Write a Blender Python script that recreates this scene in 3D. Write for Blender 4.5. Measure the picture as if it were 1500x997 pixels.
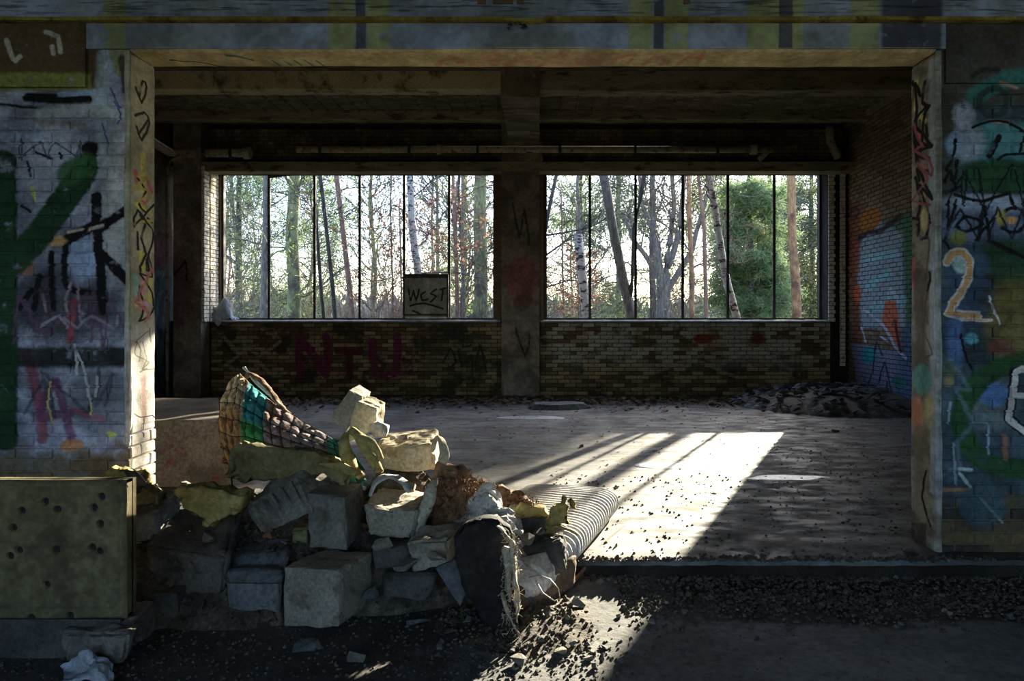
import bpy, bmesh, math, random
from mathutils import Vector, Euler, noise as mnoise, Matrix

for o in list(bpy.data.objects): bpy.data.objects.remove(o)
SC = bpy.context.scene
COL = SC.collection
F = 1083.3          # focal length in pixels (26 mm on a 1500 px frame)
VX, VY, EYE = 788.0, 465.0, 1.6

# ------------------------------------------------------------------ camera
cd = bpy.data.cameras.new('camera'); cam = bpy.data.objects.new('camera', cd); COL.objects.link(cam)
cam.location = (0, 0, EYE); cam.rotation_euler = (math.radians(90), 0, 0)
cd.lens = 26; cd.sensor_width = 36; cd.clip_start = .05; cd.clip_end = 600
cd.shift_x = -(VX - 750) / 1500; cd.shift_y = -(498.5 - VY) / 1500
SC.camera = cam
# ------------------------------------------------------------------ sky, sun, exposure
SUN_DX, SUN_DZ = .4625, .306          # how far the light moves sideways / down per metre of depth
w = bpy.data.worlds.new('world'); SC.world = w; w.use_nodes = True
nt = w.node_tree; nt.nodes.clear()
sky = nt.nodes.new('ShaderNodeTexSky'); sky.sky_type = 'NISHITA'; sky.sun_disc = False
sky.sun_elevation = math.radians(30); sky.sun_rotation = math.atan2(SUN_DX, 1)
sky.air_density = 1.0; sky.dust_density = 1.5; sky.ozone_density = 1.0
bg = nt.nodes.new('ShaderNodeBackground'); bg.inputs['Strength'].default_value = .74
wo = nt.nodes.new('ShaderNodeOutputWorld')
tint = nt.nodes.new('ShaderNodeMix'); tint.data_type = 'RGBA'; tint.blend_type = 'MULTIPLY'; tint.inputs[0].default_value = 1
tint.inputs[7].default_value = (.92, 1., 1.12, 1)
nt.links.new(sky.outputs[0], tint.inputs[6]); nt.links.new(tint.outputs[2], bg.inputs[0]); nt.links.new(bg.outputs[0], wo.inputs[0])
sl = bpy.data.lights.new('sun', 'SUN'); sl.energy = 35.0; sl.angle = math.radians(.53); sl.color = (1, .90, .70)
so = bpy.data.objects.new('sun', sl); COL.objects.link(so)
so.rotation_euler = Vector((-SUN_DX, -1, -SUN_DZ)).to_track_quat('-Z', 'Y').to_euler(); so.location = (10, 30, 20)
vs = SC.view_settings; vs.view_transform = 'Standard'; vs.look = 'None'; vs.gamma = 1; vs.use_curve_mapping = False
vs.exposure = 0.0

# ------------------------------------------------------------------ helpers
def lin(c): c /= 255.; return c / 12.92 if c <= .04045 else ((c + .055) / 1.055) ** 2.4
def S(r, g, b, k=1.): return (min(lin(r) * k, .9), min(lin(g) * k, .9), min(lin(b) * k, .9), 1)
def P(u, v, D): return Vector(((u - VX) * D / F, D, EYE - (v - VY) * D / F))

def tag(o, label=None, cat=None, group=None, kind=None):
    if label: o['label'] = label
    if cat: o['category'] = cat
    if group: o['group'] = group
    if kind: o['kind'] = kind
    return o
def empty(name, loc, label=None, cat=None, group=None):
    o = bpy.data.objects.new(name, None); COL.objects.link(o); o.location = loc; o.empty_display_size = .1
    return tag(o, label, cat, group)
def link(name, me, mat, parent=None, center=True, smooth=False, label=None, cat=None, group=None, kind=None, loc=None):
    me.name = name
    if mat is not None and not me.materials: me.materials.append(mat)
    if smooth:
        for p in me.polygons: p.use_smooth = True
    o = bpy.data.objects.new(name, me); COL.objects.link(o)
    c = Vector((0, 0, 0))
    if center and me.vertices and loc is None:
        xs = [v.co.x for v in me.vertices]; ys = [v.co.y for v in me.vertices]; zs = [v.co.z for v in me.vertices]
        c = Vector(((min(xs) + max(xs)) / 2, (min(ys) + max(ys)) / 2, min(zs)))
        me.transform(Matrix.Translation(-c))
    if loc is not None: c = Vector(loc)
    o.location = c
    if parent is not None:
        o.parent = parent; o.location = c - parent.location
    return tag(o, label, cat, group, kind)
class MB:
    def __init__(s): s.v = []; s.f = []
    def add(s, vs_, fs):
        n = len(s.v); s.v += [tuple(q) for q in vs_]; s.f += [tuple(i + n for i in f) for f in fs]; return s
    def box(s, x0, x1, y0, y1, z0, z1):
        return s.add([(x0,y0,z0),(x1,y0,z0),(x1,y1,z0),(x0,y1,z0),(x0,y0,z1),(x1,y0,z1),(x1,y1,z1),(x0,y1,z1)],
                     [(0,3,2,1),(4,5,6,7),(0,1,5,4),(1,2,6,5),(2,3,7,6),(3,0,4,7)])
    def tube(s, pts, radii, n=6, cap=True, flat=None):
        pts = [Vector(p) for p in pts]; base = len(s.v); m = len(pts)
        up = Vector((0, 0, 1))
        for i, p in enumerate(pts):
            d = (pts[min(i+1, m-1)] - pts[max(i-1, 0)]).normalized()
            a = d.cross(up)
            if a.length < .15: a = d.cross(Vector((1, 0, 0)))
            a.normalize(); b = d.cross(a)
            r = radii[i] if isinstance(radii, (list, tuple)) else radii
            ra, rb = (r, r) if flat is None else (r, r * flat)
            for k in range(n):
                t = 2 * math.pi * k / n
                s.v.append(tuple(p + a * (ra * math.cos(t)) + b * (rb * math.sin(t))))
        for i in range(m - 1):
            for k in range(n):
                k2 = (k + 1) % n
                s.f.append((base+i*n+k, base+i*n+k2, base+(i+1)*n+k2, base+(i+1)*n+k))
        if cap:
            s.f.append(tuple(base + k for k in range(n))[::-1]); s.f.append(tuple(base+(m-1)*n+k for k in range(n)))
        return s
    def grid(s, fn, nu, nv, closed_v=False):
        base = len(s.v)
        for i in range(nu + 1):
            for j in range(nv + (0 if closed_v else 1)):
                s.v.append(tuple(fn(i / nu, j / nv)))
        w_ = nv + (0 if closed_v else 1)
        for i in range(nu):
            for j in range(nv):
                j2 = (j + 1) % w_
                s.f.append((base+i*w_+j, base+(i+1)*w_+j, base+(i+1)*w_+j2, base+i*w_+j2))
        return s
    def mesh(s, name='m'):
        me = bpy.data.meshes.new(name); me.from_pydata(s.v, [], s.f); me.update(); return me
    def build(s, name, mat, parent=None, **k): return link(name, s.mesh(name), mat, parent, **k)
def structure(name, mb, mat, parent=None, **k):
    o = mb.build(name, mat, parent, **k)
    if parent is None: o['kind'] = 'structure'
    return o
def bevel_mesh(me, w_, seg=1):
    bm = bmesh.new(); bm.from_mesh(me)
    bmesh.ops.bevel(bm, geom=bm.edges[:], offset=w_, segments=seg, affect='EDGES', profile=.6)
    bm.to_mesh(me); bm.free(); return me
def nz(v, s, seed=0): return mnoise.noise(Vector(v) * s + Vector((seed * 7.13, seed * 3.7, seed * 1.9)))

# ------------------------------------------------------------------ material node helper
class M:
    def __init__(s, name, rough=.9, spec=.3):
        s.m = bpy.data.materials.new(name); s.m.use_nodes = True; s.t = s.m.node_tree; s.t.nodes.clear()
        s.bsdf = s.t.nodes.new('ShaderNodeBsdfPrincipled'); s.out = s.t.nodes.new('ShaderNodeOutputMaterial')
        s.t.links.new(s.bsdf.outputs[0], s.out.inputs[0])
        s.bsdf.inputs['Roughness'].default_value = rough; s.bsdf.inputs['Specular IOR Level'].default_value = spec
    def n(s, ty): return s.t.nodes.new('ShaderNode' + ty)
    def put(s, sock, v):
        if hasattr(v, 'is_linked') or hasattr(v, 'links'): s.t.links.new(v, sock)
        else:
            if hasattr(sock.default_value, '__len__') and not hasattr(v, '__len__'): v = [v] * len(sock.default_value)
            if hasattr(v, '__len__') and len(v) == 4 and len(sock.default_value) == 3: v = v[:3]
            sock.default_value = v
    def math(s, op, a, b=0., clamp=False, c=None):
        n = s.n('Math'); n.operation = op; n.use_clamp = clamp; s.put(n.inputs[0], a); s.put(n.inputs[1], b)
        if c is not None: s.put(n.inputs[2], c)
        return n.outputs[0]
    def vm(s, op, a, b=(0, 0, 0), scale=None):
        n = s.n('VectorMath'); n.operation = op; s.put(n.inputs[0], a)
        if op not in ('LENGTH', 'SCALE'): s.put(n.inputs[1], b)
        if scale is not None: s.put(n.inputs['Scale'], scale)
        return n.outputs['Value'] if op in ('LENGTH', 'DOT_PRODUCT', 'DISTANCE') else n.outputs[0]
    def mix(s, f, a, b, mode='MIX'):
        n = s.n('Mix'); n.data_type = 'RGBA'; n.blend_type = mode; s.put(n.inputs[0], f); s.put(n.inputs[6], a); s.put(n.inputs[7], b)
        return n.outputs[2]
    def noise(s, vec, scale, detail=3, rough=.55, dist=0):
        n = s.n('TexNoise'); s.put(n.inputs['Vector'], vec); n.inputs['Scale'].default_value = scale
        n.inputs['Detail'].default_value = detail; n.inputs['Roughness'].default_value = rough; n.inputs['Distortion'].default_value = dist
        return n.outputs['Fac'], n.outputs['Color']
    def step(s, v, lo, hi):
        n = s.n('MapRange'); n.interpolation_type = 'SMOOTHSTEP'; s.put(n.inputs[0], v)
        n.inputs[1].default_value = lo; n.inputs[2].default_value = hi
        return n.outputs[0]
    def step_down(s, v, lo, hi):
        n = s.n('MapRange'); n.interpolation_type = 'SMOOTHSTEP'; s.put(n.inputs[0], v)
        n.inputs[1].default_value = lo; n.inputs[2].default_value = hi; n.inputs[3].default_value = 1; n.inputs[4].default_value = 0
        return n.outputs[0]
    def objco(s): return s.n('TexCoord').outputs['Object']
    def pos(s): return s.n('NewGeometry').outputs['Position']
    def island(s): return s.n('NewGeometry').outputs['Random Per Island']
    def rnd(s): return s.n('ObjectInfo').outputs['Random']
    def comb(s, x, y, z=0.):
        n = s.n('CombineXYZ'); s.put(n.inputs[0], x); s.put(n.inputs[1], y); s.put(n.inputs[2], z); return n.outputs[0]
    def sep(s, v):
        n = s.n('SeparateXYZ'); s.put(n.inputs[0], v); return n.outputs
    def col(s, c): s.put(s.bsdf.inputs['Base Color'], c); return s
    def bump(s, h, strength=.4, dist=.01):
        n = s.n('Bump'); s.put(n.inputs['Height'], h); n.inputs['Strength'].default_value = strength; n.inputs['Distance'].default_value = dist
        s.t.links.new(n.outputs[0], s.bsdf.inputs['Normal']); return s
def mottled(name, c1, c2, scale=6, c3=None, rough=.9, bump=.5, bd=.01, fine=40, world=False, spec=.3, dirt=None, vary=0., stretch=None):
    m = M(name, rough, spec); p = m.pos() if world else m.objco()
    if stretch: p = m.vm('MULTIPLY', p, stretch)
    f, _ = m.noise(p, scale, 5, .6); c = m.mix(m.step(f, .38, .62), c1, c2)
    if c3:
        g, _ = m.noise(m.vm('ADD', p, (5, 3, 1)), scale * 1.7, 4, .65); c = m.mix(m.step(g, .52, .68), c, c3)
    h, _ = m.noise(p, fine, 5, .65)
    c = m.mix(.65, c, m.mix(m.step(h, .3, .7), (.35, .35, .35, 1), (1, 1, 1, 1)), 'MULTIPLY')
    if vary: c = m.mix(m.math('MULTIPLY', m.rnd(), vary), c, (.05, .05, .05, 1), 'MIX')
    m.col(c); m.bump(m.math('ADD', m.math('MULTIPLY', f, 1.2), h), bump, bd)
    return m.m
# distance to a line segment, as a node group used by the painted strokes
def seg_group():
    g = bpy.data.node_groups.new('segment_distance', 'ShaderNodeTree')
    for nm in ('P', 'A', 'BA'): g.interface.new_socket(nm, in_out='INPUT', socket_type='NodeSocketVector')
    g.interface.new_socket('K', in_out='INPUT', socket_type='NodeSocketFloat')
    g.interface.new_socket('D', in_out='OUTPUT', socket_type='NodeSocketFloat')
    i = g.nodes.new('NodeGroupInput'); o = g.nodes.new('NodeGroupOutput'); L = g.links.new
    def vm(op): n = g.nodes.new('ShaderNodeVectorMath'); n.operation = op; return n
    a = vm('SUBTRACT'); L(i.outputs[0], a.inputs[0]); L(i.outputs[1], a.inputs[1])
    d = vm('DOT_PRODUCT'); L(a.outputs[0], d.inputs[0]); L(i.outputs[2], d.inputs[1])
    m = g.nodes.new('ShaderNodeMath'); m.operation = 'MULTIPLY'; m.use_clamp = True; L(d.outputs['Value'], m.inputs[0]); L(i.outputs[3], m.inputs[1])
    s = vm('SCALE'); L(i.outputs[2], s.inputs[0]); L(m.outputs[0], s.inputs['Scale'])
    e = vm('DISTANCE'); L(a.outputs[0], e.inputs[0]); L(s.outputs[0], e.inputs[1])
    L(e.outputs['Value'], o.inputs[0]); return g
SEG = seg_group()
class Paint:
    """Layers of spray paint on a wall plane. conv turns a pair of numbers from the list into metres on that plane; k is metres per unit."""
    def __init__(s, mm, vec, conv, k, warp=.03, wscale=5):
        s.m = mm; s.conv = conv; s.k = k
        _, nc = mm.noise(vec, wscale, 3, .6)
        s.p = mm.vm('ADD', vec, mm.vm('SCALE', mm.vm('SUBTRACT', nc, (.5, .5, .5)), scale=warp))
        s.p = s.p0 = mm.vm('MULTIPLY', s.p, (1, 1, 0))
        s.grain, _ = mm.noise(vec, 28, 4, .7)
        s.patch, _ = mm.noise(vec, 7, 4, .6)
    def C(s, q): a = s.conv(*q); return Vector((a[0], a[1], 0))
    def lay(s, c, d, w_, soft, color, op=1.):
        m = s.m
        d = m.math('ADD', d, m.math('MULTIPLY', m.math('SUBTRACT', s.grain, .5), soft * 1.5 * s.k))
        f = m.step_down(d, (w_ - soft) * s.k, (w_ + soft) * s.k)
        if op < 1: f = m.math('MULTIPLY', f, op)
        f = m.math('MULTIPLY', f, m.step(s.patch, .26, .42))
        c = m.mix(f, c, color)
        s.p = m.vm('ADD', s.p0, m.vm('SCALE', c, scale=1e-7))   # keeps the layers evaluated one after the other
        return c
    def stroke(s, c, pts, w_, color, soft=1.5, op=1.):
        d = None
        lines = pts if isinstance(pts[0], list) else [pts]
        if soft < 50: lines = [s.curve(ln) for ln in lines]
        for ln in lines:
            for a, b in zip(ln[:-1], ln[1:]):
                A = s.C(a); B = s.C(b); BA = B - A
                n = s.m.n('Group'); n.node_tree = SEG
                s.m.put(n.inputs[0], s.p); n.inputs[1].default_value = A; n.inputs[2].default_value = BA
                n.inputs[3].default_value = 1 / max(BA.length_squared, 1e-8)
                d = n.outputs[0] if d is None else s.m.math('MINIMUM', d, n.outputs[0])
        return s.lay(c, d, w_ / 2, soft, color, op)
    def curve(s, ln):
        if len(ln) < 3: return ln
        o_ = []
        for i in range(len(ln) - 1):
            p0 = ln[max(i-1, 0)]; p1 = ln[i]; p2 = ln[i+1]; p3 = ln[min(i+2, len(ln)-1)]
            o_.append(p1); o_.append(tuple(-.0625 * a + .5625 * b + .5625 * c_2 - .0625 * d for a, b, c_2, d in zip(p0, p1, p2, p3)))
        return o_ + [ln[-1]]
    def scribble(s, c, x0, y0, x1, y1, n, w_, color, seed, soft=1., op=1.):
        g_ = random.Random(seed); pts = []; x = x0
        for i in range(n):
            t = i / max(1, n - 1); pts.append((x0 + (x1 - x0) * min(1, max(0, t + g_.uniform(-.18, .18))) if x1 - x0 > y1 - y0 else g_.uniform(x0, x1), (y0 if i % 2 else y1) + g_.uniform(-.2, .2) * (y1 - y0) if x1 - x0 > y1 - y0 else y0 + (y1 - y0) * min(1, max(0, t + g_.uniform(-.12, .12)))))
        return s.stroke(c, pts, w_, color, soft, op)
    def blob(s, c, ctr, rx, ry, color, soft=3, op=1.):
        C = s.C(ctr); m = s.m
        q = m.vm('DIVIDE', m.vm('SUBTRACT', s.p, C), (rx * s.k, ry * s.k, 1))
        d = m.math('MULTIPLY', m.math('SUBTRACT', m.vm('LENGTH', q), 1.), min(rx, ry) * s.k)
        return s.lay(c, d, 0, soft, color, op)
    def ring(s, c, ctr, r, w_, color, soft=1.5, op=1.):
        m = s.m; d = m.math('ABSOLUTE', m.math('SUBTRACT', m.vm('DISTANCE', s.p, s.C(ctr)), r * s.k))
        return s.lay(c, d, w_ / 2, soft, color, op)
    def poly(s, c, pts, color, soft=1.5, op=1.):
        """a convex patch"""
        m = s.m; Q = [s.C(q) for q in pts]; d = None
        ar = sum(Q[i].x * Q[(i+1) % len(Q)].y - Q[(i+1) % len(Q)].x * Q[i].y for i in range(len(Q)))
        if ar < 0: Q.reverse()
        for i in range(len(Q)):
            e = Q[(i+1) % len(Q)] - Q[i]
            if e.length < 1e-6: continue
            nrm = Vector((e.y, -e.x, 0)).normalized()
            v = m.math('SUBTRACT', m.vm('DOT_PRODUCT', s.p, nrm), nrm.dot(Q[i]))
            d = v if d is None else m.math('MAXIMUM', d, v)
        return s.lay(c, d, 0, soft, color, op)
    def rect(s, c, x0, y0, x1, y1, color, soft=1.5, op=1.):
        return s.poly(c, [(x0, y0), (x1, y0), (x1, y1), (x0, y1)], color, soft, op)

# ------------------------------------------------------------------ wall paint materials
YF, YB = 5.05, 5.39           # front and back face of the wall with the opening
XL, XR, ZT = -2.79, 2.72, 3.42
def front_conv(u, v): return ((u - VX) * YF / F, EYE - (v - VY) * YF / F)
def rough_wall(m, c, fine=30, bumpk=.5, dist=.008, mul=.55):
    p = m.pos(); h, _ = m.noise(p, fine, 6, .7); g, _ = m.noise(p, 3.5, 5, .6)
    c = m.mix(mul, c, m.mix(m.step(h, .3, .68), (.3, .28, .26, 1), (1.05, 1.05, 1.05, 1)), 'MULTIPLY')
    c = m.mix(.6, c, m.mix(m.step(g, .35, .62), (.45, .42, .4, 1), (1.1, 1.1, 1.1, 1)), 'MULTIPLY')
    hs = m.n('HueSaturation'); hs.inputs['Saturation'].default_value = .76; m.put(hs.inputs['Color'], c); c = hs.outputs[0]
    m.col(c); m.bump(m.math('ADD', h, g), bumpk, dist); return m.m
K = 4.3
def c_(r, g, b, k=K): return S(r, g, b, k)
BLK = (.012, .012, .015, 1)

def wall_front_left_material():
    m = M('graffiti_left'); sx, sy, sz = m.sep(m.pos()); vec = m.comb(sx, sz)
    pt = Paint(m, vec, front_conv, 1 / 214.5, .035, 5)
    n1, _ = m.noise(vec, 2.2, 5, .65)
    c = m.mix(m.step(n1, .40, .58), c_(62, 66, 80), c_(96, 102, 122))
    # bare brick low down, each brick with its own tone
    bare = m.mix(m.island(), c_(52, 40, 24), c_(82, 64, 34)); bare = m.mix(m.rnd(), bare, c_(64, 62, 52))
    nb, _ = m.noise(vec, 6, 3, .6)
    low = m.step_down(m.math('ADD', sz, m.math('MULTIPLY', nb, .5)), .85, 1.05)
    c = m.mix(low, c, bare)
    c = pt.rect(c, -30, 20, 150, 130, c_(52, 40, 20), 3)
    c = pt.stroke(c, [[(12, 60), (22, 88)], [(70, 48), (88, 55), (92, 78)], [(80, 70), (82, 80)], [(25, 90), (32, 84)]], 7, c_(112, 108, 100), 1.5)
    c = pt.rect(c, -30, 108, 132, 132, c_(78, 84, 10), 3, .9)
    c = pt.stroke(c, [(40, 142), (128, 146)], 14, BLK, 2)
    c = pt.stroke(c, [(86, 138), (128, 136)], 7, c_(70, 92, 130), 2)
    c = pt.stroke(c, [(0, 152), (30, 156), (60, 158)], 4, BLK, 2)
    c = pt.stroke(c, [(160, 40), (172, 75), (178, 100)], 24, c_(92, 100, 48), 3, .85)
    c = pt.stroke(c, [(150, 80), (148, 140), (150, 250)], 18, c_(98, 118, 158), 5, .7)
    c = pt.stroke(c, [(178, 85), (182, 130)], 12, c_(50, 44, 38), 3)
    c = pt.stroke(c, [(60, 180), (120, 182)], 8, c_(82, 68, 56), 4, .8)
    c = pt.stroke(c, [(0, 198), (60, 200)], 10, c_(70, 90, 120), 4, .7)
    c = pt.blob(c, (178, 300), 26, 110, c_(116, 128, 152, 5), 12, .85)
    c = pt.blob(c, (90, 250), 60, 60, c_(98, 104, 124, 5), 16, .6)
    c = pt.stroke(c, [(60, 165), (130, 160), (186, 170)], 16, c_(108, 124, 150, 5), 5, .7)
    # the low area: dark, purple and red
    c = pt.blob(c, (90, 445), 90, 55, c_(26, 22, 30), 14, .8)
    c = pt.blob(c, (120, 380), 22, 36, c_(78, 96, 126), 6, .9)
    c = pt.blob(c, (150, 590), 50, 50, c_(64, 70, 82), 14, .7)
    c = pt.stroke(c, [(40, 520), (55, 580), (62, 640)], 16, c_(88, 20, 46), 3, .85)
    c = pt.stroke(c, [[(60, 600), (82, 560), (104, 640)], [(60, 610), (104, 604)]], 13, c_(64, 24, 56), 3, .85)
    c = pt.stroke(c, [(110, 600), (150, 615)], 9, c_(92, 28, 50), 3, .7)
    c = pt.rect(c, 20, 508, 196, 538, c_(16, 18, 17), 4, .92)
    # black figure and arrows
    c = pt.stroke(c, [[(133, 215), (134, 245)], [(141, 288), (142, 340), (148, 400), (148, 455)], [(145, 335), (190, 303)], [(146, 368), (168, 392), (196, 422)],
                      [(100, 350), (140, 330)]], 15, BLK, 2)
    c = pt.blob(c, (132, 218), 13, 12, BLK, 3)
    c = pt.stroke(c, [[(74, 370), (78, 452)], [(97, 350), (94, 410), (108, 425), (140, 428)], [(58, 405), (50, 452)], [(30, 450), (45, 425)]], 9, BLK, 2)
    c = pt.stroke(c, [[(40, 236), (46, 258)], [(52, 222), (74, 232)], [(30, 300), (44, 310)], [(88, 225), (90, 232)]], 4, BLK, 1.5)
    c = pt.stroke(c, [[(100, 340), (120, 336)], [(130, 336), (152, 330)]], 4, c_(160, 120, 110), 1.5)
    c = pt.blob(c, (82, 352), 15, 8, c_(150, 98, 40), 2)
    c = pt.blob(c, (36, 392), 13, 12, c_(84, 52, 44), 3)
    c = pt.stroke(c, [[(104, 415), (96, 440), (100, 462)], [(112, 412), (118, 470)], [(62, 432), (66, 456)]], 4, c_(100, 78, 96), 1.5, .8)
    c = pt.stroke(c, [(108, 440), (102, 500)], 9, c_(86, 14, 26), 2)
    c = pt.stroke(c, [(48, 276), (50, 292)], 5, c_(140, 130, 30), 1.5)
    # the big dark green Y
    G = c_(8, 38, 18)
    c = pt.stroke(c, [[(4, 240), (6, 640)], [(4, 400), (60, 340), (124, 250)]], 40, G, 3)
    c = pt.stroke(c, [(100, 255), (125, 240)], 34, c_(16, 56, 20), 4, .9)
    # drips
    c = pt.scribble(c, 20, 430, 190, 500, 12, 5, c_(60, 40, 60), 3, 2, .8)
    c = pt.scribble(c, 30, 545, 180, 600, 9, 5, c_(30, 34, 52), 5, 2, .7)
    c = pt.scribble(c, 20, 205, 130, 230, 9, 2.5, c_(20, 24, 44), 6, 1, .8)
    c = pt.scribble(c, 60, 465, 190, 480, 8, 4, c_(110, 100, 120), 7, 1.5, .5)
    c = pt.stroke(c, [[(110, 512), (124, 545), (132, 592)], [(110, 505), (111, 550)], [(142, 552), (140, 580)]], 4, c_(112, 118, 138), 1)
    c = pt.stroke(c, [[(74, 560), (70, 590), (78, 622)], [(134, 590), (133, 606)]], 3, c_(150, 110, 40), 1)
    c = pt.blob(c, (163, 637), 7, 5, c_(120, 130, 20), 2)
    c = pt.blob(c, (105, 652), 17, 9, c_(110, 66, 20), 1.5)
    c = pt.stroke(c, [[(150, 180), (158, 215)], [(168, 150), (178, 168), (172, 182)], [(160, 130), (176, 158)]], 2.5, c_(30, 40, 90), 1)
    return rough_wall(m, c)

def wall_front_right_material():
    m = M('graffiti_right'); sx, sy, sz = m.sep(m.pos()); vec = m.comb(sx, sz)
    pt = Paint(m, vec, front_conv, 1 / 214.5, .035, 5)
    n1, _ = m.noise(vec, 2.4, 5, .65)
    c = m.mix(m.step(n1, .40, .58), c_(24, 38, 46), c_(34, 52, 62))
    bare = m.mix(m.rnd(), c_(60, 48, 20), c_(30, 28, 24)); nb, _ = m.noise(vec, 5, 3, .6)
    low = m.step_down(m.math('ADD', sz, m.math('MULTIPLY', nb, .5)), .55, .75)
    c = m.mix(low, c, bare)
    c = pt.rect(c, 1376, 20, 1560, 150, c_(44, 43, 38), 12)
    c = pt.rect(c, 1376, 130, 1402, 300, c_(40, 40, 34), 6, .9)
    c = pt.stroke(c, [[(1430, 140), (1470, 118), (1510, 112)], [(1440, 190), (1470, 200), (1510, 190)]], 26, c_(8, 72, 70), 5)
    c = pt.blob(c, (1460, 210), 60, 32, c_(22, 84, 92), 10, .85)
    c = pt.ring(c, (1455, 150), 20, 9, c_(24, 36, 34), 2, .9)
    c = pt.stroke(c, [(1424, 112), (1440, 102), (1460, 104)], 8, c_(16, 22, 22), 3, .8)
    c = pt.stroke(c, [[(1464, 122), (1488, 128)], [(1450, 178), (1476, 180)]], 5, c_(100, 74, 66), 2)
    c = pt.blob(c, (1412, 170), 16, 20, c_(98, 108, 124), 5)
    c = pt.blob(c, (1418, 208), 24, 26, c_(86, 100, 120), 7)
    c = pt.blob(c, (1400, 212), 14, 16, c_(60, 90, 120), 5, .8)
    c = pt.blob(c, (1450, 298), 70, 14, c_(90, 106, 130), 5, .8)
    c = pt.blob(c, (1440, 330), 62, 26, c_(52, 68, 96), 8, .8)
    c = pt.blob(c, (1462, 258), 58, 26, c_(8, 44, 22), 4)
    c = pt.stroke(c, [(1424, 187), (1450, 178), (1476, 180), (1506, 196)], 4, BLK, 1)
    c = pt.stroke(c, [(1450, 228), (1462, 202)], 10, BLK, 1.5)
    c = pt.stroke(c, [[(1462, 234), (1478, 226), (1500, 224)], [(1494, 224), (1500, 200)]], 4, BLK, 1.2)
    c = pt.stroke(c, [[(1386, 250), (1398, 225), (1400, 205)], [(1384, 268), (1392, 250), (1398, 270), (1404, 235)], [(1400, 286), (1440, 294), (1480, 282)], [(1388, 282), (1408, 274)]], 5, BLK, 1.5)
    c = pt.stroke(c, [[(1390, 296), (1388, 330), (1400, 300)], [(1400, 330), (1415, 316), (1440, 328), (1415, 338), (1402, 330)], [(1440, 300), (1452, 345)], [(1455, 320), (1430, 350)],
                      [(1384, 352), (1400, 380)], [(1480, 284), (1486, 306)]], 4.5, BLK, 1.2)
    c = pt.ring(c, (1484, 322), 18, 5, BLK, 1.2); c = pt.blob(c, (1482, 322), 8, 6, c_(124, 84, 20), 2)
    c = pt.blob(c, (1466, 318), 7, 12, c_(96, 92, 10), 3); c = pt.blob(c, (1404, 348), 12, 12, c_(72, 76, 22), 4)
    c = pt.blob(c, (1470, 410), 58, 62, c_(14, 44, 24), 12, .95)
    c = pt.blob(c, (1486, 470), 46, 60, c_(66, 60, 12), 14, .9)
    c = pt.blob(c, (1420, 420), 34, 60, c_(18, 42, 66), 8, .9)
    c = pt.stroke(c, [(1455, 355), (1505, 378)], 7, BLK, 2)
    c = pt.blob(c, (1408, 386), 12, 14, c_(96, 130, 176), 3)
    two = [(1388, 384), (1396, 372), (1410, 370), (1420, 382), (1420, 402), (1408, 430), (1390, 458), (1432, 462)]
    c = pt.stroke(c, two, 14, c_(150, 150, 160), 1.5)
    c = pt.stroke(c, two, 8, c_(168, 88, 30), 1.2)
    c = pt.stroke(c, [(1408, 468), (1452, 468)], 5, c_(150, 146, 130), 1); c = pt.stroke(c, [(1414, 468), (1446, 468)], 3, c_(160, 90, 40), 1)
    c = pt.stroke(c, [(1448, 434), (1458, 458), (1465, 476)], 3, c_(140, 150, 150), 1)
    c = pt.blob(c, (1424, 496), 10, 8, c_(20, 110, 190), 2.5); c = pt.blob(c, (1400, 500), 12, 34, c_(10, 60, 110), 6, .85)
    c = pt.blob(c, (1455, 590), 38, 40, c_(56, 70, 74), 8, .9)
    c = pt.blob(c, (1456, 578), 20, 18, c_(14, 66, 116), 3)
    c = pt.stroke(c, [(1408, 490), (1414, 520), (1426, 548)], 4, BLK, 1.5)
    c = pt.blob(c, (1466, 508), 18, 10, c_(76, 30, 20), 4)
    G = c_(12, 46, 18)
    c = pt.stroke(c, [(1500, 530), (1460, 540), (1425, 568), (1408, 610), (1420, 652), (1450, 680), (1505, 688)], 30, G, 3)
    c = pt.stroke(c, [[(1478, 612), (1488, 545)], [(1478, 612), (1500, 632)]], 15, (.02, .012, .02, 1), 1.5)
    c = pt.stroke(c, [[(1478, 612), (1490, 545), (1508, 544)], [(1478, 614), (1506, 636)], [(1484, 578), (1504, 580)]], 9, c_(140, 146, 170), 1.2)
    c = pt.stroke(c, [[(1449, 622), (1448, 664)], [(1392, 590), (1390, 620)], [(1396, 650), (1402, 710)]], 4, c_(90, 108, 120), 1.2, .6)
    c = pt.stroke(c, [(1472, 640), (1474, 672)], 8, c_(90, 52, 26), 2, .7)
    c = pt.stroke(c, [[(1406, 686), (1424, 688)], [(1408, 694), (1422, 712)]], 5, c_(100, 116, 120), 1.5)
    c = pt.stroke(c, [(1434, 726), (1450, 746), (1468, 765)], 4, c_(110, 128, 134), 1.2, .6)
    c = pt.stroke(c, [(1380, 718), (1436, 716)], 5, c_(96, 64, 28), 1.5)
    c = pt.blob(c, (1390, 545), 12, 14, c_(50, 58, 40), 4, .8); c = pt.blob(c, (1390, 560), 8, 8, c_(90, 80, 40), 3, .7)
    c = pt.blob(c, (1440, 740), 34, 34, c_(20, 50, 60), 8, .8)
    c = pt.scribble(c, 1386, 250, 1500, 300, 10, 3, BLK, 11, 1, .9)
    c = pt.scribble(c, 1384, 300, 1500, 350, 12, 3.5, BLK, 12, 1, .9)
    c = pt.scribble(c, 1430, 400, 1500, 520, 8, 9, c_(46, 30, 12), 13, 4, .6)
    c = pt.scribble(c, 1385, 520, 1440, 700, 7, 6, c_(60, 80, 90), 14, 3, .5)
    return rough_wall(m, c)

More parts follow.
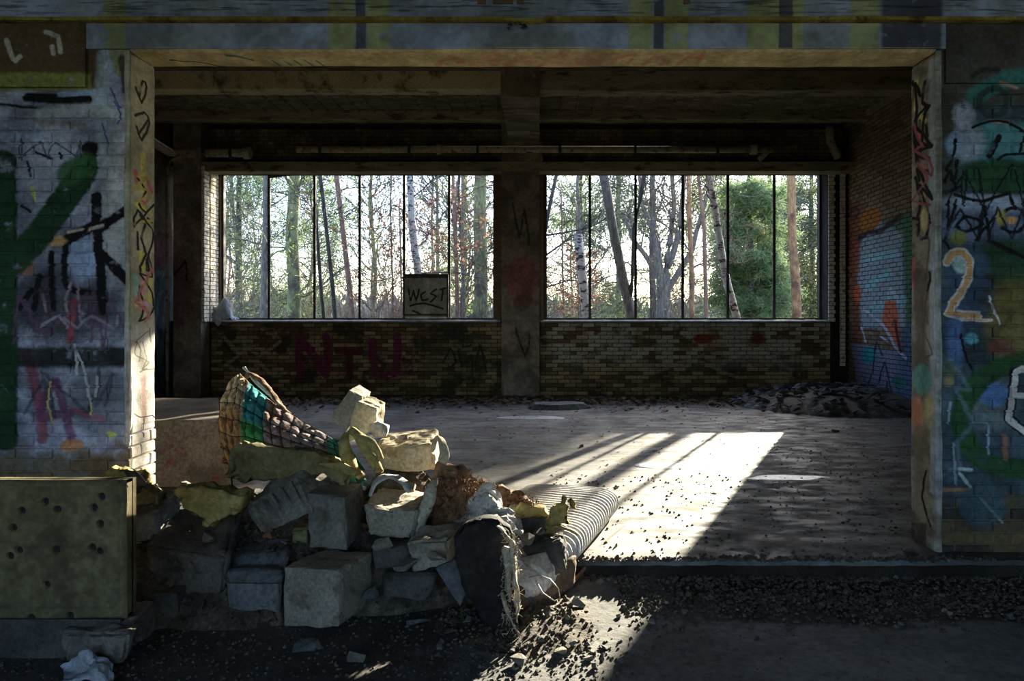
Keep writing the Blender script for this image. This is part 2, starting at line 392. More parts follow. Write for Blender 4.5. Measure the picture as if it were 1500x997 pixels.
def jamb_material(xw, side):
    def conv(u, v): Y = xw * F / (u - VX); return (Y * .53, EYE - (v - VY) * Y / F)
    m = M('graffiti_reveal_' + side); sx, sy, sz = m.sep(m.pos()); vec = m.comb(m.math('MULTIPLY', sy, .53), sz)
    pt = Paint(m, vec, conv, .0048, .02, 9)
    n1, _ = m.noise(vec, 5, 5, .65)
    if side == 'left':
        c = m.mix(m.step(n1, .4, .6), c_(116, 112, 88, 3), c_(132, 128, 106, 3))
        low = m.step_down(sz, 1.5, 1.62)
        c = m.mix(low, c, m.mix(m.step(n1, .35, .6), (.50, .46, .38, 1), (.74, .72, .66, 1)))  # sunlight put into the colour: paler below the upper edge of the sun
        c = pt.stroke(c, [[(198, 128), (206, 150), (214, 128), (208, 118), (202, 140)], [(197, 170), (210, 165), (218, 180), (206, 205), (198, 185)], [(202, 196), (216, 176)]], 3.5, (.03, .04, .02, 1), 1)
        c = pt.stroke(c, [[(196, 250), (200, 268)], [(212, 258), (220, 280), (208, 300)]], 6, c_(130, 30, 50, 3.5), 1.5)
        c = pt.stroke(c, [[(208, 225), (210, 290)], [(200, 300), (214, 310)], [(206, 370), (210, 420)], [(220, 395), (218, 440)], [(198, 445), (212, 430)]], 7, c_(176, 150, 20, 3.5), 2)
        c = pt.stroke(c, [[(200, 262), (212, 280), (202, 300), (214, 312)], [(204, 315), (212, 330), (206, 350), (214, 372), (204, 390), (208, 410)], [(216, 320), (222, 326)], [(200, 340), (202, 365)],
                          [(214, 380), (218, 396)], [(202, 420), (210, 450), (204, 468)]], 3.5, (.02, .02, .02, 1), 1)
        c = pt.stroke(c, [[(208, 402), (210, 430)], [(200, 442), (214, 446)]], 8, c_(150, 90, 110, 3.5), 2, .8)
        c = pt.stroke(c, [(197, 404), (198, 430)], 7, c_(70, 150, 140, 3.5), 2, .8)
        c = pt.scribble(c, 194, 235, 226, 330, 12, 4, c_(130, 120, 30, 3), 21, 1)
        c = pt.scribble(c, 194, 300, 226, 470, 16, 3, (.02, .02, .02, 1), 22, .8)
        c = pt.scribble(c, 196, 390, 226, 470, 9, 4, c_(130, 60, 60, 3), 23, 1)
        c = pt.scribble(c, 194, 480, 226, 545, 8, 1.6, (.16, .15, .1, 1), 24, .6, .8)
        c = pt.stroke(c, [(209, 555), (210, 612)], 7, (.55, .25, .2, 1), 2, .8)
        c = pt.stroke(c, [[(198, 500), (206, 512), (202, 530)], [(208, 500), (214, 525), (208, 540)], [(204, 545), (214, 540)], [(218, 480), (220, 500)]], 2, (.2, .19, .14, 1), .8, .8)
        c = pt.stroke(c, [[(196, 606), (204, 611), (222, 608), (227, 614)], [(210, 612), (210, 640)]], 1.6, (.05, .03, .02, 1), .5)
    else:
        c = m.mix(m.step(n1, .4, .6), c_(74, 70, 58, 3.4), c_(104, 104, 96, 3.4))
        c = pt.stroke(c, [(1366, 90), (1368, 720)], 9, c_(112, 124, 134, 3.2), 2, .9)
        c = pt.stroke(c, [[(1340, 130), (1344, 170), (1340, 200), (1346, 240)], [(1356, 120), (1352, 150), (1362, 156), (1350, 175)], [(1358, 175), (1360, 200)], [(1342, 260), (1350, 290), (1344, 320)],
                          [(1350, 320), (1345, 345), (1358, 348), (1362, 315)], [(1352, 210), (1366, 214)], [(1344, 228), (1362, 232)], [(1345, 246), (1360, 252)]], 5, (.015, .012, .02, 1), 1.2)
        c = pt.stroke(c, [[(1346, 195), (1352, 206)], [(1344, 240), (1356, 246)], [(1338, 380), (1340, 420)]], 6, c_(140, 30, 40, 3.5), 1.5)
        c = pt.stroke(c, [[(1343, 120), (1342, 160)], [(1352, 280), (1354, 290)], [(1350, 170), (1358, 178)]], 6, c_(150, 130, 30, 3.5), 1.5)
        c = pt.scribble(c, 1337, 120, 1368, 330, 20, 4.5, (.015, .012, .02, 1), 31, 1)
        c = pt.scribble(c, 1337, 180, 1368, 300, 10, 3.5, c_(110, 40, 60, 3), 32, 1)
        c = pt.scribble(c, 1337, 340, 1368, 560, 10, 3, c_(60, 50, 50, 3), 33, 1, .7)
        c = pt.blob(c, (1355, 322), 6, 18, c_(150, 140, 90, 3.2), 2)
        c = pt.stroke(c, [(1345, 400), (1350, 480), (1348, 540)], 16, c_(66, 62, 62, 3), 3, .8)
        c = pt.blob(c, (1352, 556), 16, 22, c_(40, 112, 110, 3.2), 3, .9)
        c = pt.blob(c, (1345, 606), 10, 24, c_(150, 84, 30, 3.2), 4); c = pt.blob(c, (1362, 600), 7, 24, c_(130, 126, 84, 3.2), 4)
        c = pt.stroke(c, [(1350, 630), (1350, 800)], 18, c_(96, 84, 64, 3), 5, .8)
        c = pt.stroke(c, [[(1362, 398), (1364, 412), (1360, 425)], [(1358, 690), (1352, 730), (1364, 770)]], 3, (.02, .015, .01, 1), 1)
        c = pt.rect(c, 1330, 765, 1358, 815, c_(40, 34, 26, 3), 2, .8)
    return rough_wall(m, c, 30, .7, .01, .4)

def soffit_material():
    def conv(u, v): D = (ZT - EYE) * F / (VY - v); return ((u - VX) * D / F, D * .35)
    m = M('graffiti_soffit'); sx, sy, sz = m.sep(m.pos()); vec = m.comb(sx, m.math('MULTIPLY', sy, .35))
    pt = Paint(m, vec, conv, .0047, .025, 7); n1, _ = m.noise(vec, 4, 5, .6)
    c = m.mix(m.step(n1, .38, .6), c_(124, 112, 66, 3.2), c_(140, 128, 82, 3.2))
    R = c_(140, 80, 52, 3)
    for i in range(8):
        x = 640 + i * 50
        c = pt.stroke(c, [(x, 97), (x + 18, 84), (x + 40, 80 if i % 2 else 90), (x + 30, 92)], 6, R, 2.5, .8)
    c = pt.stroke(c, [(690, 92), (800, 88), (900, 90)], 10, c_(130, 98, 64, 3), 4, .6)
    for i in range(5):
        x = 400 + i * 16
        c = pt.stroke(c, [(x, 90), (x + 10, 96)], 3, c_(30, 90, 70, 3.4), 1)
    c = pt.stroke(c, [(330, 80), (350, 82), (370, 88)], 3, c_(30, 90, 60, 3.4), 1)
    c = pt.stroke(c, [(250, 88), (285, 90), (320, 96), (350, 99)], 1.5, (.02, .012, .006, 1), .4)
    return rough_wall(m, c, 24, .6, .01, .45)

def lintel_material():
    m = M('lintel_paint'); sx, sy, sz = m.sep(m.pos()); vec = m.comb(sx, sz)
    pt = Paint(m, vec, front_conv, 1 / 214.5, .02, 4); n1, _ = m.noise(vec, 1.6, 4, .6)
    c = m.mix(m.step(n1, .4, .62), c_(72, 80, 88, 4.4), c_(80, 94, 116, 4.4))
    Yg = c_(92, 100, 56, 4.0)
    for a, b in ((154, 186), (482, 520), (538, 571), (921, 955), (973, 1007), (1094, 1176), (1244, 1286)):
        c = pt.rect(c, a, -90, b, 80, Yg, 1.5, .9)
    for a, b in ((522, 536), (957, 971), (1140, 1160)): c = pt.rect(c, a, -90, b, 72, c_(40, 42, 52, 4.4), 1.5, .9)
    c = pt.rect(c, 1290, -60, 1378, 75, c_(40, 46, 58), 4)
    # grime bands on the upper member
    h, _ = m.noise(m.vm('MULTIPLY', vec, (1.5, 22, 1)), 2, 4, .6)
    g = m.math('MULTIPLY', m.step(h, .5, .62), m.step(sz, 3.62, 3.7))
    c = m.mix(m.math('MULTIPLY', g, .7), c, (.03, .035, .04, 1))
    return rough_wall(m, c, 18, .4, .006, .35)

def back_conv(u, v): return ((u - VX) * 15.3 / F, EYE - (v - VY) * 15.3 / F)
def back_brick_material():
    m = M('back_brickwork'); sx, sy, sz = m.sep(m.pos()); vec = m.comb(sx, sz)
    pt = Paint(m, vec, back_conv, 15.3 / F, .05, 2.5)
    r = m.math('FRACT', m.math('ADD', m.math('MULTIPLY', m.rnd(), 7.3), m.math('MULTIPLY', m.island(), 5.1)))
    c = m.mix(m.step(r, .1, .9), (.13, .085, .04, 1), (.40, .29, .15, 1))
    n1, _ = m.noise(vec, 1.3, 4, .65); c = m.mix(m.step(n1, .5, .62), c, (.06, .05, .03, 1))
    # pale paint on the right bay
    wp = m.math('MULTIPLY', m.step(m.math('ADD', n1, m.math('MULTIPLY', r, .25)), .50, .66), m.step(sx, .1, .5))
    wp = m.math('MULTIPLY', wp, m.step(sz, .45, .9))
    c = m.mix(m.math('MULTIPLY', wp, .8), c, (.50, .47, .39, 1))
    MG = (.20, .03, .075, 1)
    c = pt.stroke(c, [[(440, 548), (440, 494), (478, 548), (478, 494)]], 12, MG, 1.5, .95)
    c = pt.stroke(c, [[(495, 514), (528, 514)], [(512, 514), (512, 550)]], 11, (.13, .02, .03, 1), 1.5, .95)
    c = pt.stroke(c, [[(546, 500), (550, 545), (580, 545), (582, 492)]], 12, MG, 1.5, .95)
    c = pt.stroke(c, [(590, 496), (603, 498), (606, 530), (596, 542), (590, 538)], 4, (.30, .16, .14, 1), 1)
    c = pt.stroke(c, [[(328, 495), (350, 520), (330, 535), (360, 545)], [(355, 500), (380, 520), (410, 500)], [(380, 530), (400, 550), (418, 545)], [(340, 510), (372, 508)]], 5, (.36, .33, .22, 1), 1.5, .8)
    c = pt.stroke(c, [[(650, 530), (660, 510), (668, 530), (656, 540)], [(672, 512), (676, 535), (690, 520), (692, 540)], [(696, 536), (704, 505), (712, 545)], [(680, 490), (678, 508), (690, 505)]], 3, (.01, .02, .02, 1), 1)
    c = pt.blob(c, (665, 520), 60, 40, (.05, .06, .035, 1), 10, .5)
    c = pt.stroke(c, [[(860, 520), (900, 525), (960, 545), (1010, 525), (1060, 545), (1080, 552)], [(1000, 540), (1030, 520), (1055, 540)], [(1120, 500), (1135, 530), (1160, 540)]], 5, (.34, .32, .25, 1), 2, .7)
    c = pt.blob(c, (1030, 496), 16, 7, (.28, .05, .025, 1), 2); c = pt.blob(c, (1110, 496), 12, 8, (.2, .045, .02, 1), 3)
    h, _ = m.noise(m.pos(), 20, 5, .7)
    c = m.mix(.6, c, m.mix(m.step(h, .3, .68), (.35, .35, .35, 1), (1, 1, 1, 1)), 'MULTIPLY')
    m.col(c); m.bump(h, .5, .01); return m.m

def side_conv(u, v): Y = 6.4 * F / (u - VX); return (Y * .47, EYE - (v - VY) * Y / F)
def mural_material():
    m = M('mural_brickwork'); sx, sy, sz = m.sep(m.pos()); vec = m.comb(m.math('MULTIPLY', sy, .47), sz)
    pt = Paint(m, vec, side_conv, .0125, .05, 2.5)
    r = m.math('FRACT', m.math('ADD', m.math('MULTIPLY', m.rnd(), 7.3), m.math('MULTIPLY', m.island(), 5.1)))
    c = m.mix(r, (.16, .12, .07, 1), (.30, .23, .14, 1))
    k = 2.4
    c = pt.poly(c, [(1243, 300), (1262, 300), (1262, 560), (1250, 560)], c_(92, 52, 34, k), 4, .85)
    c = pt.poly(c, [(1300, 320), (1340, 310), (1340, 480), (1305, 470)], c_(38, 84, 66, k), 5, .85)
    c = pt.poly(c, [(1262, 350), (1290, 325), (1322, 340), (1326, 480), (1262, 480), (1256, 400)], c_(108, 124, 138, k), 4, .95)
    c = pt.stroke(c, [[(1270, 380), (1310, 372)], [(1272, 420), (1300, 400)], [(1280, 450), (1320, 440)]], 12, c_(104, 150, 160, k), 4, .8)
    c = pt.blob(c, (1274, 322), 18, 18, c_(120, 76, 20, k), 4)
    c = pt.stroke(c, [(1258, 350), (1272, 340), (1290, 338), (1318, 316)], 8, c_(30, 16, 26, k), 3)
    c = pt.ring(c, (1252, 312), 7, 3, c_(40, 44, 44, k), 1)
    c = pt.blob(c, (1256, 430), 7, 14, c_(140, 74, 48, k), 2); c = pt.blob(c, (1254, 380), 6, 30, c_(110, 64, 56, k), 3, .8)
    c = pt.stroke(c, [(1298, 440), (1306, 424), (1314, 440)], 6, c_(130, 150, 190, k), 1.5)
    c = pt.poly(c, [(1250, 460), (1262, 452), (1296, 475), (1318, 515), (1345, 520), (1345, 610), (1262, 610), (1246, 500)], c_(92, 98, 120, k), 2)
    c = pt.poly(c, [(1320, 480), (1350, 470), (1350, 620), (1310, 600)], c_(52, 78, 104, k), 5, .85)
    c = pt.poly(c, [(1296, 440), (1312, 440), (1322, 520), (1300, 490), (1292, 470)], c_(150, 82, 60, k), 2)
    c = pt.stroke(c, [(1262, 452), (1292, 474), (1310, 505), (1326, 524)], 4, c_(140, 146, 190, k), 1)
    c = pt.stroke(c, [(1310, 470), (1320, 515)], 4, c_(44, 18, 16, k), 1.5)
    c = pt.blob(c, (1272, 520), 12, 13, c_(30, 118, 124, k), 3); c = pt.blob(c, (1316, 560), 9, 10, c_(34, 88, 84, k), 3)
    c = pt.stroke(c, [[(1278, 545), (1284, 500), (1292, 520)], [(1288, 560), (1296, 530), (1306, 575)], [(1268, 575), (1276, 550)], [(1296, 590), (1300, 560)]], 2.5, c_(28, 34, 60, k), 1)
    c = pt.stroke(c, [[(1262, 480), (1268, 500)], [(1290, 492), (1300, 500)]], 3, c_(140, 150, 190, k), 1)
    h, _ = m.noise(m.pos(), 18, 5, .7)
    c = m.mix(.6, c, m.mix(m.step(h, .3, .68), (.4, .4, .4, 1), (1, 1, 1, 1)), 'MULTIPLY')
    m.col(c); m.bump(h, .5, .01); return m.m

# ------------------------------------------------------------------ plain materials
MT = {}
MT['front_l'] = wall_front_left_material(); MT['front_r'] = wall_front_right_material()
MT['jamb_l'] = jamb_material(XL, 'left'); MT['jamb_r'] = jamb_material(XR, 'right')
MT['soffit'] = soffit_material(); MT['lintel'] = lintel_material()
MT['back'] = back_brick_material(); MT['mural'] = mural_material()
MT['mortar_and_step_shade'] = mottled('old_mortar_and_step_shade', (.018, .015, .012, 1), (.04, .034, .028, 1), 3, world=True)
MT['plain_brick'] = mottled('plain_wall', (.16, .14, .11, 1), (.24, .21, .18, 1), 2, world=True)
MT['ceiling'] = mottled('ceiling_soot', (.12, .095, .06, 1), (.24, .20, .125, 1), 1.6, (.34, .30, .19, 1), world=True, bd=.03, stretch=(1, 3, 1))
MT['beam'] = mottled('beam_concrete', (.24, .21, .12, 1), (.36, .32, .19, 1), 2.2, (.08, .06, .035, 1), world=True, stretch=(.6, 2, 2))
MT['column'] = mottled('column_plaster', (.13, .10, .07, 1), (.20, .155, .10, 1), 2.0, (.10, .05, .035, 1), world=True)
MT['steel'] = mottled('dark_steel', (.035, .036, .04, 1), (.06, .058, .055, 1), 8, (.09, .05, .03, 1), rough=.6, bump=.2, world=True)
MT['pipe'] = mottled('pipe_paint', (.40, .35, .22, 1), (.52, .46, .30, 1), 5, (.16, .07, .03, 1), rough=.6, world=True)
MT['sill'] = mottled('sill_concrete', (.30, .29, .27, 1), (.48, .47, .44, 1), 4, world=True)
def white_brick():
    m = M('whitewashed_brick'); r = m.island(); c = m.mix(r, (.60, .55, .44, 1), (.84, .80, .68, 1))
    h, _ = m.noise(m.pos(), 14, 5, .7); c = m.mix(m.step(h, .52, .62), c, (.25, .2, .13, 1)); m.col(c); m.bump(h, .5, .01); return m.m
MT['white_brick'] = white_brick()
def floor_material():
    m = M('floor_concrete', .8, .18); p = m.pos(); sx, sy, sz = m.sep(p)
    f, _ = m.noise(p, 1.1, 6, .62); h, _ = m.noise(p, 14, 6, .7); g, _ = m.noise(m.vm('MULTIPLY', p, (1, 2.2, 1)), 2.6, 5, .65)
    c = m.mix(m.step(f, .42, .58), (.095, .096, .095, 1), (.195, .194, .185, 1))
    c = m.mix(m.math('MULTIPLY', m.step(g, .55, .66), .75), c, (.09, .082, .068, 1))
    c = m.mix(.55, c, m.mix(m.step(h, .32, .62), (.35, .33, .3, 1), (1.05, 1.05, 1.05, 1)), 'MULTIPLY')
    y_, _ = m.noise(m.vm('ADD', p, (9, 2, 0)), 3.2, 5, .7); c = m.mix(m.math('MULTIPLY', m.step(y_, .5, .66), .6), c, (.17, .14, .075, 1))
    # dirt at the back wall and on the right side: earth swept there
    k, _ = m.noise(p, .9, 5, .7)
    e = m.step(m.math('ADD', m.math('MULTIPLY', m.math('SUBTRACT', sy, 13.3), .5), m.math('SUBTRACT', k, .5)), -.05, .2)
    e2 = m.math('MULTIPLY', m.step(m.math('ADD', m.math('MULTIPLY', sx, .35), m.math('MULTIPLY', k, 1.2)), 1.5, 1.9), .6)
    c = m.mix(m.math('MAXIMUM', e, e2), c, (.075, .06, .045, 1))
    m.col(c)
    m.put(m.bsdf.inputs['Roughness'], m.math('ADD', .55, m.math('MULTIPLY', m.step(g, .38, .6), .35)))
    m.bump(m.math('ADD', m.math('MULTIPLY', g, 2), h), .35, .008); return m.m
MT['floor'] = floor_material()
def front_floor_material():
    m = M('front_floor_concrete', .9, .15); p = m.pos(); sx, sy, sz = m.sep(p)
    f, _ = m.noise(p, 1.7, 6, .62); h, _ = m.noise(p, 18, 6, .7)
    c = m.mix(m.step(f, .40, .60), (.145, .148, .145, 1), (.22, .222, .215, 1))
    c = m.mix(.55, c, m.mix(m.step(h, .32, .62), (.35, .33, .3, 1), (1.05, 1.05, 1.05, 1)), 'MULTIPLY')
    # strip of dark soil in front of the step, right of the light
    k, _ = m.noise(p, 2.2, 5, .7); kk = m.math('MULTIPLY', m.math('SUBTRACT', k, .5), 1.2)
    a = m.step(m.math('ADD', sy, m.math('MULTIPLY', kk, .5)), 4.08, 4.2)
    b = m.step(m.math('ADD', sx, kk), .75, 1.0)
    s1 = m.math('MULTIPLY', a, b)
    s2 = m.math('MULTIPLY', m.step_down(m.math('ADD', sx, kk), -.6, -.3), .6)
    c = m.mix(m.math('MAXIMUM', s1, s2), c, (.05, .042, .035, 1))
    m.col(c); m.bump(m.math('ADD', f, h), .6, .012); return m.m
MT['front_floor'] = front_floor_material()

# ------------------------------------------------------------------ floors and ground
fl = MB()
def floor_h(x, y): return nz((x, y, 0), 1.3, 3) * .006 + nz((x, y, 0), 5, 8) * .0015
fl.grid(lambda s, t: (-7.8 + 14.4 * s, 4.88 + 10.6 * t, floor_h(-7.8 + 14.4 * s, 4.88 + 10.6 * t)), 150, 110)
n0 = len(fl.v)
def edge_x(s): return -7.8 + 14.4 * s
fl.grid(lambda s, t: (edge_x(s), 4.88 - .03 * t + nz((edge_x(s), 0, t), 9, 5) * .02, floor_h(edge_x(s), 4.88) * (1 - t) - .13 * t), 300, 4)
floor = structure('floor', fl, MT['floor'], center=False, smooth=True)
floor.data.materials.append(MT['mortar_and_step_shade'])
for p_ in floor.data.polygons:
    if min(floor.data.vertices[i].co.z for i in p_.vertices) < -.035: p_.material_index = 1  # step face takes the dark material: its shade is put into the colour
ff = MB()
ff.grid(lambda s, t: (-8 + 16 * s, -9 + 13.9 * t, -.11 + nz((-8 + 16 * s, -9 + 13.9 * t, 0), 1.6, 6) * .014 + nz((-8 + 16 * s, -9 + 13.9 * t, 0), 7, 6) * .006), 200, 180)
structure('floor', ff, MT['front_floor'], center=False, smooth=True)
gm = mottled('forest_ground', (.10, .08, .05, 1), (.17, .14, .07, 1), .8, (.09, .11, .04, 1), world=True)
g = MB(); g.grid(lambda s, t: (-150 + 300 * s, 15.75 + 150 * t * t, -.25 + nz((s * 30, t * 30, 0), 1, 2) * .25), 60, 60)
o = structure('ground', g, gm, center=False)

# ------------------------------------------------------------------ bricks
def brick_proto(seed, L=.24, H=.071, D=.06):
    rg = random.Random(seed); bm = bmesh.new(); bmesh.ops.create_cube(bm, size=1)
    for v in bm.verts: v.co = Vector((v.co.x * L, v.co.y * D, v.co.z * H)) + Vector([rg.uniform(-.003, .003) for _ in range(3)])
    bmesh.ops.bevel(bm, geom=bm.edges[:], offset=.006, segments=1, affect='EDGES')
    for v in bm.verts: v.co += Vector([rg.uniform(-.0012, .0012) for _ in range(3)])
    me = bpy.data.meshes.new('brick'); bm.to_mesh(me); bm.free(); return me
BR = [brick_proto(i) for i in range(5)]
def bricks(parent, origin, ud, nd, u0, u1, z0, z1, mat, seed=0, limit=300, near=None, keep=None, proud=.0, mort=.012):
    """brick courses on a wall face. ud = along the wall, nd = out of the wall (unit vectors in plan)"""
    rg = random.Random(seed); L, H = .24, .071; origin = Vector(origin); ud = Vector(ud); nd = Vector(nd)
    todo = []; row = 0; z = z0 + H / 2
    while z < z1 - .02:
        u = u0 - (.5 * (L + mort) if row % 2 else 0)
        while u < u1 - .02:
            a, b = max(u, u0), min(u + L, u1)
            if b - a > .05 and (keep is None or keep((a + b) / 2, z)): todo.append(((a + b) / 2, z, (b - a) / L))
            u += L + mort
        z += H + mort; row += 1
    cam_p = Vector((0, 0, EYE))
    def place(t):
        u_, z_, k = t; jit = rg.uniform(-.004, .004) + proud
        return origin + ud * u_ + nd * (jit - .03) + Vector((0, 0, z_)), k
    todo.sort(key=lambda t: (origin + ud * t[0] + Vector((0, 0, t[1])) - cam_p).length if near is None else near(t))
    rotz = math.atan2(ud.y, ud.x)
    if ud.cross(-nd).z < 0: pass
    pl = parent.location
    mts = {}
    for i, me in enumerate(BR):
        c = me.copy(); c.materials.clear(); c.materials.append(mat); c.name = 'brick'; mts[i] = c
    for t in todo[:limit]:
        p, k = place(t); o = bpy.data.objects.new('brick', mts[rg.randrange(5)]); COL.objects.link(o)
        o.parent = parent; o.location = p - pl; o.rotation_euler = (rg.uniform(-.008, .008), 0, rotz + rg.choice((0, math.pi))); o.scale = (k, 1, 1)
    if todo[limit:]:
        mb = MB(); R = Matrix.Rotation(rotz, 3, 'Z')
        for t in todo[limit:]:
            p, k = place(t); me = BR[rg.randrange(5)]
            mb.add([R @ Vector((v.co.x * k, v.co.y, v.co.z)) + p for v in me.vertices], [tuple(q.vertices) for q in me.polygons])
        mb.build('brickwork', mat, parent, kind='stuff')

# wall around the opening: left, right and above
wl = structure('wall_front_left', MB().box(-7.8, XL - .012, YF + .012, YB, -.16, 3.95), MT['front_l'])
bricks(wl, (0, YF, 0), (1, 0, 0), (0, -1, 0), -5.2, XL - .002, -.11, 3.16, MT['front_l'], 1, 300, near=lambda t: -t[0])
bricks(wl, (XL, 0, 0), (0, 1, 0), (1, 0, 0), YF + .03, YB, -.11, .86, MT['jamb_l'], 2)
def plaster_skin(parent, x, y0, y1, z0, z1, nx, mat, name='plaster'):
    mb = MB(); sg = 1 if nx > 0 else -1
    def f(s, t):
        z = z0 + (z1 - z0) * t; y = y0 + (y1 - y0) * s
        e = min(s, 1 - s)
        zz = z + (nz((y, 0, 1), 9, 4) * .05 if t == 0 else 0)
        yy = y + (nz((0, z, 3), 5, 9) * .014 + nz((0, z, 7), 18, 2) * .006 if s in (0, 1) else 0)
        return (x + sg * (.006 - (.02 if s in (0, 1) else 0) - (.012 if t in (0, 1) else 0) + nz((y, z, 0), 3, 5) * .006 + nz((y, z, 0), 14, 5) * .003), yy, zz)
    mb.grid(f, 16, 150); return mb.build(name, mat, parent, smooth=False)
plaster_skin(wl, XL, YF - .008, YB + .004, .84, ZT, 1, MT['jamb_l'])
wr = structure('wall_front_right', MB().box(XR + .012, 6.5, YF + .012, YB, -.16, 3.95), MT['front_r'])
bricks(wr, (0, YF, 0), (1, 0, 0), (0, -1, 0), XR + .01, 4.6, -.11, 3.2, MT['front_r'], 3, 300, near=lambda t: t[0])
plaster_skin(wr, XR, YF - .008, YB + .004, -.08, ZT, -1, MT['jamb_r'])
# rough edge of reveal plaster seen on the front face: rendered strips over the corners
for nm, x0, x1, par, mt in (('render_strip', XL - .03, XL + .004, wl, 'jamb_l'), ('render_strip', XR - .004, XR + .035, wr, 'jamb_r')):
    mb = MB()
    mb.grid(lambda s, t: (x0 + (x1 - x0) * s + (nz((s, t * 3.5, 1), 4, 2) * .012), YF - .014 + abs(s - .5) * .02 + nz((s, t * 4, 2), 5, 1) * .004, (.75 if 'l' == mt[-1] else -.09) + (3.42 - (.75 if 'l' == mt[-1] else -.09)) * t), 4, 120)
    mb.build(nm, MT[mt], par)
# panel and plaster field upper left / upper right
pnl = MB(); pnl.box(-7.0, -3.08, YF - .02, YF + .02, 3.17, 3.60)
pnl.build('plaster_panel', MT['front_l'], wl)
pnl = MB(); pnl.box(2.78, 6.4, YF - .012, YF + .02, 3.2, 3.60); pnl.build('plaster_panel', MT['front_r'], wr)

# lintel over the opening
tr = structure('trim_1', MB().box(-3.08, 2.78, YF - .01, YB, ZT + .012, 3.605), MT['lintel'])
sm = MB()
sm.grid(lambda s, t: (XL + (XR - XL) * s, YF - .012 + (YB - YF + .02) * t + (nz((s * 5, t, 0), 2, 7) * .01 if t in (0, 1) else 0), ZT + (.012 if t in (0, 1) else 0) + nz((s * 5, t, 0), 2.5, 3) * .006 + (.0 if t else .008)), 200, 10)
sm.build('plaster', MT['soffit'], tr)
# ledge: thin flange sticking out, bent in places
MT['ledge'] = mottled('ledge_paint', S(100, 92, 44, 3.4), S(78, 66, 30, 3.4), 2.5, S(60, 34, 18, 3), world=True)
lg = MB()
def ledge(s, k):
    x = -4.2 + 8.6 * s; bend = nz((x, 0, 0), 1.7, 4) * .006
    if 0.0 < x + .18 < .24: bend -= .012
    yy, zz = ((YF - .055, 3.612), (YF - .055, 3.634), (YF + .01, 3.640), (YF + .01, 3.606))[k]
    return (x, yy + (nz((x, 0, 1), 6, 4) * .006 if k < 2 else 0), zz + bend)
for i in range(4):
    lg.grid(lambda s, t, i=i: ledge(s, (i + (1 if t > .5 else 0)) % 4), 220, 1)
structure('trim_2', lg, MT['ledge'])
structure('trim_3', MB().box(-7.8, 6.5, YF - .02, YB, 3.64, 3.80).box(-7.8, 6.5, YF + .03, YB, 3.80, 3.95), MT['lintel'])
MT['wood'] = mottled('old_wood', (.16, .11, .07, 1), (.24, .17, .1, 1), 3, stretch=(1, 8, 8))
for i, (a, b) in enumerate(((700, 712), (722, 752), (757, 767), (1000, 1010))):
    x0, z0 = front_conv(a, 8); x1, _ = front_conv(b, 8)
    structure('trim_%d' % (4 + i), MB().box(x0, x1, YF - .03, YF + .05, z0, 3.84), MT['wood'])
fr = MB(); bk = random.Random(4)
for i in range(14):
    x, z = front_conv(740 + bk.uniform(0, 32), 38 + bk.uniform(-3, 8)); fr.add(*(lambda c, r: ([(c[0]+r*bk.uniform(-1,1), YF-.05+bk.uniform(-.02,.02), c[1]+r*.4*bk.uniform(-1,1)) for _ in range(4)], [(0,1,2),(0,2,3),(0,3,1),(1,3,2)]))((x, z), .03))
fr.build('rust_flake', MT['steel'], tr, kind='stuff')

# rest of the front hall, behind the camera: side walls, ceiling, an unseen rear wall, its openings sized as fill light
structure('wall_hall_left', MB().box(-8.1, -7.8, -9, YF, -.2, 6), MT['plain_brick'])
structure('wall_hall_right', MB().box(8, 8.3, -9, YF, -.2, 6), MT['plain_brick'])
structure('wall_above_lintel', MB().box(-8, 8.2, YF + .03, YB, 3.95, 6), MT['plain_brick'])
structure('ceiling', MB().box(-8.1, 8.3, -9, YF + .1, 6, 6.2), MT['ceiling'])
structure('wall_hall_rear', MB().box(-8.1, 8.3, -9.3, -9, -.2, 1.1).box(-8.1, 8.3, -9.3, -9, 4.7, 6).box(-1.3, 1.3, -9.3, -9, 1.1, 4.7), MT['plain_brick'])

# ------------------------------------------------------------------ back room shell
ZC = 5.6
structure('wall_right', MB().box(6.412, 6.7, YB, 16.0, -.2, ZC + .3), MT['mortar_and_step_shade'])
wrr = bpy.data.objects['wall_right']
bricks(wrr, (6.4, 0, 0), (0, 1, 0), (-1, 0, 0), 11.2, 15.28, .02, 5.52, MT['mural'], 5, 300)
structure('trim_8', MB().box(6.32, 6.42, 9, 15.3, 5.50, 5.60), MT['beam'])
MT['left_wall'] = None
def left_wall_material():
    m = M('left_wall_paint'); sx, sy, sz = m.sep(m.pos()); vec = m.comb(sy, sz); f, _ = m.noise(vec, 1.5, 5, .6)
    c = m.mix(m.step(f, .4, .6), (.15, .12, .085, 1), (.22, .18, .13, 1))
    pt = Paint(m, vec, lambda a, b: (a, b), 1., .3, 1.5)
    c = pt.blob(c, (14.9, 1.5), 1.2, 1.4, (.03, .15, .24, 1), .3)
    c = pt.blob(c, (14.8, 2.9), .5, .3, (.30, .08, .16, 1), .2)
    c = pt.stroke(c, [[(14.3, .4), (14.6, 1.8), (14.9, .7), (15.1, 2.0)], [(14.4, 2.2), (15.0, 2.5), (14.6, 1.2)]], .12, (.10, .32, .42, 1), .03)
    c = pt.stroke(c, [(14.4, 2.4), (14.8, .3)], .1, (.02, .02, .03, 1), .03)
    return rough_wall(m, c, 14)
MT['left_wall'] = left_wall_material()
structure('wall_left', MB().box(-7.9, -7.6, YB, 16.0, -.2, ZC + .3), MT['left_wall'])
